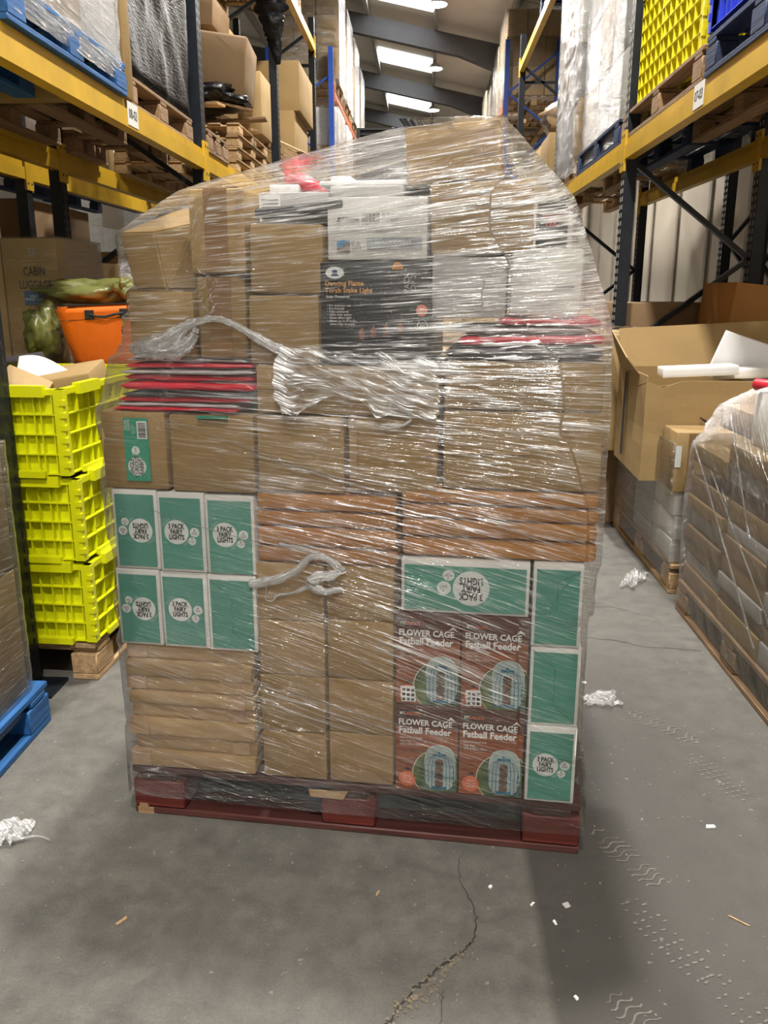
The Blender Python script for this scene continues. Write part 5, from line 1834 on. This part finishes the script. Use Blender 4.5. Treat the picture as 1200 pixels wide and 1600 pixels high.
# black film hanging from above
hg = film_rope(None, 'hanging_film', [(-1.47, 8.83, 4.9), (-1.49, 8.80, 4.55), (-1.47, 8.80, 4.25), (-1.50, 8.80, 3.95), (-1.46, 8.82, 3.70), (-1.44, 8.83, 3.50)], [.16, .15, .16, .12, .06, .02], BLACK_FILM, 1, 18, 10, .7, 3.3)
tag(hg, 'torn black plastic film hanging beside the black post', 'plastic film')
pallet('wooden pallet on the upper left beam before the rafters', -1.95, 10.2, 4.482, .95, 1.2, 0, PINE)
load(-2.4, -1.5, 9.7, 10.7, 4.63, 2, 2, [.5, .5], 'brown carton on the upper pallet of the third bay', 'cartons on the upper third bay pallet', [KRAFT, KRAFT_L], 1, seed=31, wrap='film round the upper third bay cartons', lay=.3)
# far loads on the blue rack
for i, (y0, y1, hs, m) in enumerate(((14.3, 15.5, [.45, .45, .45, .2], [KRAFT_L, KRAFT, KRAFT_L]), (15.8, 17.0, [.5, .5, .4], [KRAFT_L, WHITE_BOARD, KRAFT]), (17.3, 18.5, [.45, .45, .45], [KRAFT, KRAFT_L]), (18.8, 20.0, [.45, .45, .3], [KRAFT_L, KRAFT]))):
    nm = ['first', 'second', 'third', 'fourth'][i]
    pallet('wooden pallet under the %s tall wrapped load on the orange beam' % nm, -1.95, (y0 + y1) / 2, 4.451, 1.0, 1.2, 0, PINE)
    load(-2.42, -1.40, y0 + .02, y1 - .02, 4.60, 3, 3, hs, 'carton in the %s tall wrapped load on the orange beam' % nm, 'cartons of the %s tall left load' % nm, m, 1, seed=40 + i, wrap='glossy film round the %s tall load on the orange beam' % nm, lay=.5, amp=.04)
for i, (y0, y1) in enumerate(((14.3, 15.5), (15.8, 17.0))):
    load(-2.42, -1.42, y0, y1, 2.44, 2, 2, [.6, .6, .55], 'carton in the %s lower wrapped load behind the blue post' % ['first', 'second'][i], 'cartons behind the blue post %d' % (i + 1), [KRAFT_L, WHITE_BOARD, KRAFT], 1, seed=50 + i, wrap='film round the %s lower load behind the blue post' % ['first', 'second'][i], lay=.4)
    pallet('wooden pallet under the %s lower load behind the blue post' % ['first', 'second'][i], -1.92, (y0 + y1) / 2, 2.291, 1.0, 1.2, 0, PINE)
rack_rail(LX, 14.2, 17.2, 2.29, ORANGE_STEEL, 'orange left beam of the lower level beyond the blue post', 1)
# dark stack behind the wrapped load
for k in range(3):
    tub('big black plastic pallet box behind the wrapped load, %s' % ['bottom', 'middle', 'top'][k], Matrix.Translation((-.07, 8.6, .01 + .93 * k)), 1.12, 1.1, .925, BLACK_PL, (5, 5), 3, 'black pallet boxes behind the load', name='pallet_box', cat='pallet box', lips=False, depth=.03)

# ------------------------------------------------------------------ right, first level
ZR = 2.336
pallet('navy plastic-edged pallet under the blue crates at top right', 1.76, 3.66, ZR, 1.0, 1.26, 0, BLUE_DARK, h=.17)
tub('blue plastic crate at the top right corner', Matrix.Translation((1.76, 3.68, ZR + .172)), 1.0, 1.2, .5, CRATE_B, (10, 12), 3, name='crate', cat='crate', lips=False)
pallet('brown wooden pallet under the yellow crates at upper right', 1.78, 5.20, ZR, 1.02, 1.66, 0, PINE_D, h=.165)
tub('yellow gridded plastic pallet crate, lower, on the brown wooden pallet', Matrix.Translation((1.80, 5.30, ZR + .167)), .98, 1.52, .62, CRATE_Y, (11, 14), 7, 'yellow pallet crates', name='crate', cat='crate', lips=False, depth=.04)
tub('yellow gridded plastic pallet crate, upper, cut by the top edge', Matrix.Translation((1.80, 5.30, ZR + .790)), .98, 1.52, .62, CRATE_Y, (11, 14), 7, 'yellow pallet crates', name='crate', cat='crate', lips=False, depth=.04)
pallet('navy pallet under the white wrapped load on the right beam', 1.78, 6.92, ZR, 1.02, 1.6, 0, BLUE_DARK, h=.17)
load(1.31, 2.26, 6.20, 7.68, ZR + .172, 2, 3, [.45, .45, .45, .45], 'carton in the white navy-pallet load at right', 'cartons in the white wrapped load', [WHITE_BOARD, GREY_BOARD, KRAFT_L], -1, seed=61, wrap='thick crinkled film round the load on the navy pallet at right', lay=.42, amp=.04, extra_z=.12)
pallet('wooden pallet under the tall wrapped load beyond the navy pallet', 1.78, 8.36, ZR, 1.0, 1.06, 0, PINE)
load(1.27, 2.26, 7.84, 8.88, ZR + .146, 2, 3, [.5, .42, .5, .45, .5], 'carton in the tall wrapped load beyond the navy pallet', 'cartons in the tall right load', [KRAFT_L, GREY_BOARD, WHITE_BOARD, KRAFT], -1, seed=62, wrap='loose film round the tall load beyond the navy pallet', lay=.55, amp=.06, extra_z=.1)
pallet('wooden pallet under the lumpy wrapped goods on the right rack', 1.78, 10.5, ZR, 1.0, 1.3, 0, PINE)
load(1.30, 2.26, 9.75, 11.2, ZR + .146, 2, 2, [.55], 'brown carton under the lumpy wrapped goods', 'cartons under the lumpy goods', [KRAFT, KRAFT_L], -1, seed=63)
lump = crumple('wrapped_goods', 'lumpy film wrapped goods on brown cartons at right', 'wrapped load', KRAFT_D, Matrix.Translation((1.78, 10.4, 3.035)), .46, .70, .24, 5.5, .3)
pts = [tuple(lump.matrix_world @ v.co) for v in lump.data.vertices][::7]
wrap_points('film round the lumpy goods on the right rack', pts, 3.03, 3.55, 1.30, 2.26, 9.7, 11.1, .5, .05, None, 8, win=.5)
pallet('navy pallet on the upper right beam', 1.78, 10.2, 4.452, 1.0, 1.5, 0, BLUE_DARK, h=.17)
load(1.32, 2.24, 9.55, 10.9, 4.625, 2, 2, [.5, .5], 'carton on the navy pallet of the upper right beam', 'cartons on the upper navy pallet', [WHITE_BOARD, KRAFT_L], -1, seed=64, wrap='film round the load on the upper navy pallet', lay=.6, amp=.04)
for i, (y0, y1, hs) in enumerate(((15.6, 16.9, [.45, .45, .4]), (17.2, 18.4, [.45, .4, .3]), (18.8, 20.0, [.42, .42]), (20.5, 21.8, [.4, .4, .3]), (21.95, 23.1, [.3, .25]))):
    nm = ['first', 'second', 'third', 'fourth', 'fifth'][i]
    pallet('wooden pallet under the %s far load on the orange right beam' % nm, 1.80, (y0 + y1) / 2, 4.451, 1.0, 1.2, 0, PINE)
    load(1.30, 2.28, y0 + .02, y1 - .02, 4.60, 3, 3, hs, 'carton in the %s far load on the orange right beam' % nm, 'cartons of the %s far right load' % nm, [KRAFT_L, KRAFT], -1, seed=70 + i, wrap='film round the %s far load on the orange right beam' % nm, lay=.4, amp=.03)
rack_rail(RX, 18.5, 22.0, 4.45, ORANGE_STEEL, 'second orange right beam, farther down the aisle', -1)
rack_rail(RX, 22.0, 25.0, 4.45, ORANGE_STEEL, 'third orange right beam, farthest down the aisle', -1)

# ------------------------------------------------------------------ right, floor level
pallet('pale wooden pallet on the floor under the white boxes at right', 1.68, 4.44, 0, 1.02, 1.22, 0, PINE)
w2 = []
for k in range(3):
    a = (1.175, 1.46, 3.86, 4.22, .146 + .115 * k, .259 + .115 * k)
    world_carton(*a, 'white box at the pallet corner, %s of three' % ['bottom', 'middle', 'top'][k], WHITE_BOARD, 'box', 'white boxes at the pallet corner', 'white_box', bev=.004, bulge=.002, rot=(-2, 1, -1)[k])
    w2 += corners(*a)
    a = (1.475, 2.15, 3.88, 4.5, .146 + .115 * k, .259 + .115 * k)
    world_carton(*a, 'pale box behind the three white boxes, %s layer' % ['bottom', 'middle', 'top'][k], WHITE_BOARD, 'box', 'pale boxes beside the white ones', 'white_box', bev=.004, bulge=.002)
    a = (1.18, 1.46, 4.24, 4.62, .146 + .115 * k, .259 + .115 * k)
    world_carton(*a, 'grey box in the second row of the right floor pallet, %s layer' % ['bottom', 'middle', 'top'][k], GREY_BOARD, 'box', 'grey boxes on the right floor pallet', 'grey_box', bev=.004, bulge=.002)
    w2 += corners(*a)
    a = (1.18, 2.15, 4.64, 5.03, .146 + .115 * k, .259 + .115 * k)
    world_carton(*a, 'pinkish brown box at the far end of the right floor pallet, %s layer' % ['bottom', 'middle', 'top'][k], KRAFT_D, 'box', 'far boxes on the right floor pallet', 'brown_box', bev=.004, bulge=.002)
    w2 += corners(*a)
o = world_carton(1.15, 1.56, 3.84, 4.06, .494, .775, 'brown taped carton standing on the white boxes at right', KRAFT_L, bulge=.006)
MB().box(-.15, -.11, -.1175, -.11, .005, .277).build('tape', TAPE, o)
MB().box(-.207, -.18, -.1175, -.1165, .12, .22).build('label', BADGE, o)
w2 += corners(1.15, 1.56, 3.86, 4.06, .494, .70)
wrap_points('dusty film round the right floor pallet with the white boxes', w2, .06, .72, 1.17, 2.15, 3.86, 5.03, .22, .012, None, 6, nz=80, ns=(40, 40), sl=.3)
# big open carton
oc = empty('open_carton', 'big open brown carton with raised flaps and a dark smile arrow print', 'carton', Matrix.Translation((1.06, 4.09, .494)) @ Matrix.Rotation(R(-2), 4, 'Z'))
W_, D_, H_, T_ = .92, .68, .50, .006


def panel_bm(fn, nu=10, nv=6, t=.006):
    V, F = [], []
    for s in (0, 1):
        for j in range(nv + 1):
            for i in range(nu + 1):
                p, n = fn(i / nu, j / nv)
                V.append(tuple(Vector(p) + Vector(n) * (t * s)))
    st = (nu + 1) * (nv + 1)
    for j in range(nv):
        for i in range(nu):
            a = j * (nu + 1) + i
            F.append((a, a + 1, a + nu + 2, a + nu + 1))
            F.append((st + a, st + a + nu + 1, st + a + nu + 2, st + a + 1))
    for i in range(nu):
        a = i
        F.append((a, st + a, st + a + 1, a + 1))
        a = nv * (nu + 1) + i
        F.append((a, a + 1, st + a + 1, st + a))
    for j in range(nv):
        a = j * (nu + 1)
        F.append((a, a + nu + 1, st + a + nu + 1, st + a))
        a = j * (nu + 1) + nu
        F.append((a, st + a, st + a + nu + 1, a + nu + 1))
    mb = MB()
    mb.v, mb.f = V, F
    return mb


wv = lambda a, b: .012 * noise.noise(Vector((a * 3, b * 2.5, 5))) * math.sin(b * 3)
panel_bm(lambda a, b: ((a * W_, -.03 * math.sin(math.pi * a) * b + wv(a, b), b * (H_ - .035 * math.exp(-((a - .08) / .06) ** 2) - .01)), (0, 1, 0)), 24, 8).build('front_panel', KRAFT_L, oc)
panel_bm(lambda a, b: ((wv(a, b), a * D_, b * (H_ + .01)), (1, 0, 0))).build('left_panel', KRAFT_L, oc)
panel_bm(lambda a, b: ((W_ - .006, a * D_, b * H_), (1, 0, 0))).build('right_panel', KRAFT, oc)
panel_bm(lambda a, b: ((a * W_, D_, b * H_), (0, 1, 0))).build('rear_panel', KRAFT, oc)
MB().box(.004, W_ - .004, .004, D_ - .004, .0, .006).build('bottom_panel', KRAFT, oc)
panel_bm(lambda a, b: ((a * W_, D_ + .10 * b, H_ + .20 * b + .05 * a * b), (0, 1, 0))).build('rear_flap', KRAFT, oc)
panel_bm(lambda a, b: ((-.07 * b, D_ * (.25 + .75 * a), H_ + .21 * b * (.4 + .6 * a) + .0), (1, 0, 0))).build('left_flap', KRAFT_L, oc)
panel_bm(lambda a, b: ((a * W_, .0 + .20 * b, H_ - .01 - .035 * b - .03 * math.exp(-((a - .08) / .06) ** 2)), (0, 0, -1)), 16, 5).build('front_flap', KRAFT_L, oc)
MB().box(-.014, -.010, .42, .455, .05, .49).build('tape', BLACK_PL, oc)
sm = MB()
pts = []
for k in range(17):
    a = k / 16
    pts.append((-.0 + .25 + .30 * a, .320 - .055 * math.sin(a * math.pi * .92) - .03 * a, .003 + .010 * math.sin(a * math.pi) ** .7))
vs = []
for x, z, t in pts:
    vs += [(x, -.04, z - t), (x, -.04, z + t)]
sm.add(vs, [(2 * i, 2 * i + 2, 2 * i + 3, 2 * i + 1) for i in range(16)])
sm.build('smile_arrow_print', BLACK, oc)
for i, (x0, x1, y0, y1, z0, lb, rz, tl) in enumerate(((1.15, 1.50, 4.12, 4.26, 1.00, 'white flat box lying on the open carton, nearest', -4, (0, -3)), (1.42, 1.80, 4.20, 4.34, .985, 'white flat box lying to the right on the open carton', -3, (0, -2)))):
    world_carton(x0, x1, y0, y1, z0, z0 + .045, lb, PAPER, 'box', 'white flat boxes on the open carton', 'white_box', rz, tl, bev=.003, bulge=.001)
world_carton(1.45, 1.80, 4.40, 4.44, .96, 1.16, 'white card standing tilted inside the open carton', PAPER, 'box', None, 'white_box', -6, (8, 18), bev=.002, bulge=.001)
# cartons behind it
o = world_carton(1.01, 1.62, 4.86, 5.5, .50, 1.16, 'tall brown carton behind the open carton, film over its top', KRAFT_L, bulge=.01)
crumple('film_scrap', 'crumpled clear film on the tall carton behind the open one', 'plastic film', film_mat('loose_film', gain=1.4), Matrix.Translation((1.13, 4.98, 1.158)), .13, .12, .02, 3.1, .6, 3)
world_carton(1.06, 1.6, 5.1, 5.7, .0, .495, 'brown carton on the floor behind the right pallet', KRAFT_D)
world_carton(1.35, 1.95, 5.95, 6.6, .72, 1.32, 'dull dark carton against the right rack post', KRAFT_D)
world_carton(1.35, 1.95, 5.95, 6.6, .0, .715, 'dull dark carton on the floor by the right rack post', KRAFT_D)
world_carton(1.75, 2.35, 5.2, 5.8, .72, 1.42, 'brown box corner rising behind the open carton flap', KRAFT_O, tilt=(0, 6))
world_carton(1.75, 2.35, 5.2, 5.8, .0, .715, 'brown box on the floor under the one behind the flap', KRAFT_D)
# near right pallet
pallet('wooden floor pallet at the right edge under the grey wrapped load', 1.68, 2.98, 0, 1.06, 1.32, 0, PINE_D)
w1 = []
rng = random.Random(17)
z = .146
k = 0
while z < .80:
    h = rng.choice((.055, .07, .08))
    for j, (y0, y1) in enumerate(((3.20, 3.63), (2.76, 3.19), (2.34, 2.75))):
        dx = rng.uniform(-.012, .02)
        if z > .62 and j == 0 and k % 2:
            continue
        a = (1.165 + dx, 2.15, y0, y1, z + .0006, z + h)
        world_carton(*a, 'flat dusty carton in the right edge load, layer %s from the floor, %s' % (['one', 'two', 'three', 'four', 'five', 'six', 'seven', 'eight', 'nine', 'ten', 'eleven', 'twelve'][k], ['far end', 'middle column', 'nearest end'][j]), [KRAFT_D, KRAFT, GREY_BOARD][(k * 2 + j) % 3], 'carton', 'flat cartons at the right edge', 'flat_carton', bev=.003, bulge=.001, seed=5)
        w1 += corners(*a)
    z += h
    k += 1
for a, lb, m in (((1.25, 1.6, 3.22, 3.58, z, z + .10), 'grey brown box on top of the right edge load, far end', KRAFT_D), ((1.22, 1.62, 2.80, 3.17, z, z + .20), 'white box on top of the right edge load', WHITE_BOARD), ((1.22, 1.7, 2.38, 2.76, z, z + .24), 'pale box on top of the right edge load, nearest', GREY_BOARD)):
    world_carton(*a, lb, m, 'box', name='box', bulge=.003)
    w1 += corners(*a)
o = mesh_obj('red_tube', MB().tube([(0, 0, 0), (0, .16, 0)], .022, 14).mesh('red_tube', RED_BAG, True), None, (1.27, 3.0, z + .225), (0, 0, R(20)))
tag(o, 'red rolled tube on top of the wrapped load at the right edge', 'tube')
w1 += [(1.27, 3.08, z + .25), (1.5, 3.08, z + .25)]
wr = wrap_points('hazy grey film round the load at the right image edge', w1, .05, z + .27, 1.165, 2.15, 2.34, 3.63, .17, .014, None, 2, nz=130, ns=(50, 60), sl=.6, win=.3)
for p, q_, r_ in (((1.15, 3.60, .78), (1.15, 2.75, .20), .0035), ((1.15, 3.35, .70), (1.15, 2.6, .30), .0025), ((1.15, 3.2, .95), (1.15, 2.9, .55), .003)):
    p, q_ = Vector(p), Vector(q_)
    film_rope(wr, 'film_strand', [p.lerp(q_, k / 4) for k in range(5)], [r_] * 5, FILM_THICK, .55, 6, 8, .8, r_ * 700)

# ------------------------------------------------------------------ litter on the floor
def scrap(name, label, x, y, w, l, ang, seed, lay=.5, hgt=.02):
    M = Matrix.Translation((x, y, .001)) @ Matrix.Rotation(R(ang), 4, 'Z')

    def fn(a, b):
        e = .6 + .5 * noise.noise(Vector((a * 3, b * 3, seed)))
        px = (a - .5) * w * (0.8 + .4 * noise.noise(Vector((b * 4, seed, 0))))
        py = (b - .5) * l * (0.8 + .5 * noise.noise(Vector((a * 4, seed + 3, 0))))
        zz = hgt * max(0, .15 + abs(noise.noise(Vector((a * 5, b * 5, seed)))) * 1.4)
        return M @ Vector((px, py, zz))
    o = film_sheet(None, name, fn, 22, 16, FILM_THICK, lay)
    return tag(o, label, 'plastic scrap')


scrap('film_scrap', 'crumpled clear film scrap on the floor right of the pallet', .63, 2.72, .16, .14, 10, 3.3, .3)
sc = scrap('film_scrap', 'crumpled white plastic scrap on the floor at left edge', -1.09, 1.88, .16, .12, 25, 6.1, .6, .03)
film_rope(sc, 'trailing_strip', [(-1.06, 1.85, .012), (-1.0, 1.87, .010), (-.96, 1.86, .006)], [.008, .004, .002], FILM_THICK, .9, 8, 8, .6, 2)
sc = scrap('film_scrap', 'wisp of torn film trailing on the floor by the right pallet', 1.05, 4.0, .10, .30, -30, 8.2, .3, .04)


def chip(x, y, w, l, ang, label, mat, h=.004, name='paper_scrap', cat='litter'):
    bm = bmesh.new()
    bmesh.ops.create_cube(bm, size=1)
    bmesh.ops.subdivide_edges(bm, edges=bm.edges[:], cuts=2, use_grid_fill=True)
    for v in bm.verts:
        n = noise.noise(v.co * 2 + Vector((x * 9, y * 9, 0)))
        v.co = Vector((v.co.x * w * (1 + .5 * n), v.co.y * l * (1 + .4 * n), (v.co.z + .5) * h + .3 * h * (v.co.y + .5)))
    me = bpy.data.meshes.new(name)
    bm.to_mesh(me)
    bm.free()
    me.materials.append(mat)
    o = mesh_obj(name, me, None, (x, y, .0005), (0, 0, R(ang)))
    tag(o, label, cat)


chip(.348, 1.69, .014, .014, 20, 'small grey translucent plastic square on the dark lane', SILVER_BAG, .002)
chip(.312, 1.63, .005, .011, 20, 'tiny white paper bit near the plastic square', PAPER)
chip(.268, 1.688, .005, .010, -40, 'tiny white paper bit at the seam of the dark lane', PAPER)
chip(-.677, 1.589, .006, .026, -35, 'pale wood splinter on the bare concrete at left', PINE, .003, 'wood_splinter')
chip(-.097, 1.71, .003, .018, -20, 'thin pale splinter on the concrete left of the crack', PINE, .002, 'wood_splinter')
chip(.174, 1.743, .006, .009, -40, 'small white bit beside the upper end of the crack', PAPER)
chip(.783, 2.008, .022, .009, 5, 'white paper fragment on the floor at right', PAPER)
chip(.324, 1.42, .006, .009, 30, 'white bit on the dark lane near the bottom edge', PAPER)
chip(.734, 1.657, .003, .045, 50, 'long thin pale straw on the floor at right', PINE, .002, 'straw')
chip(.60, 2.86, .012, .012, 30, 'white scrap on the floor above the film scrap', PAPER)
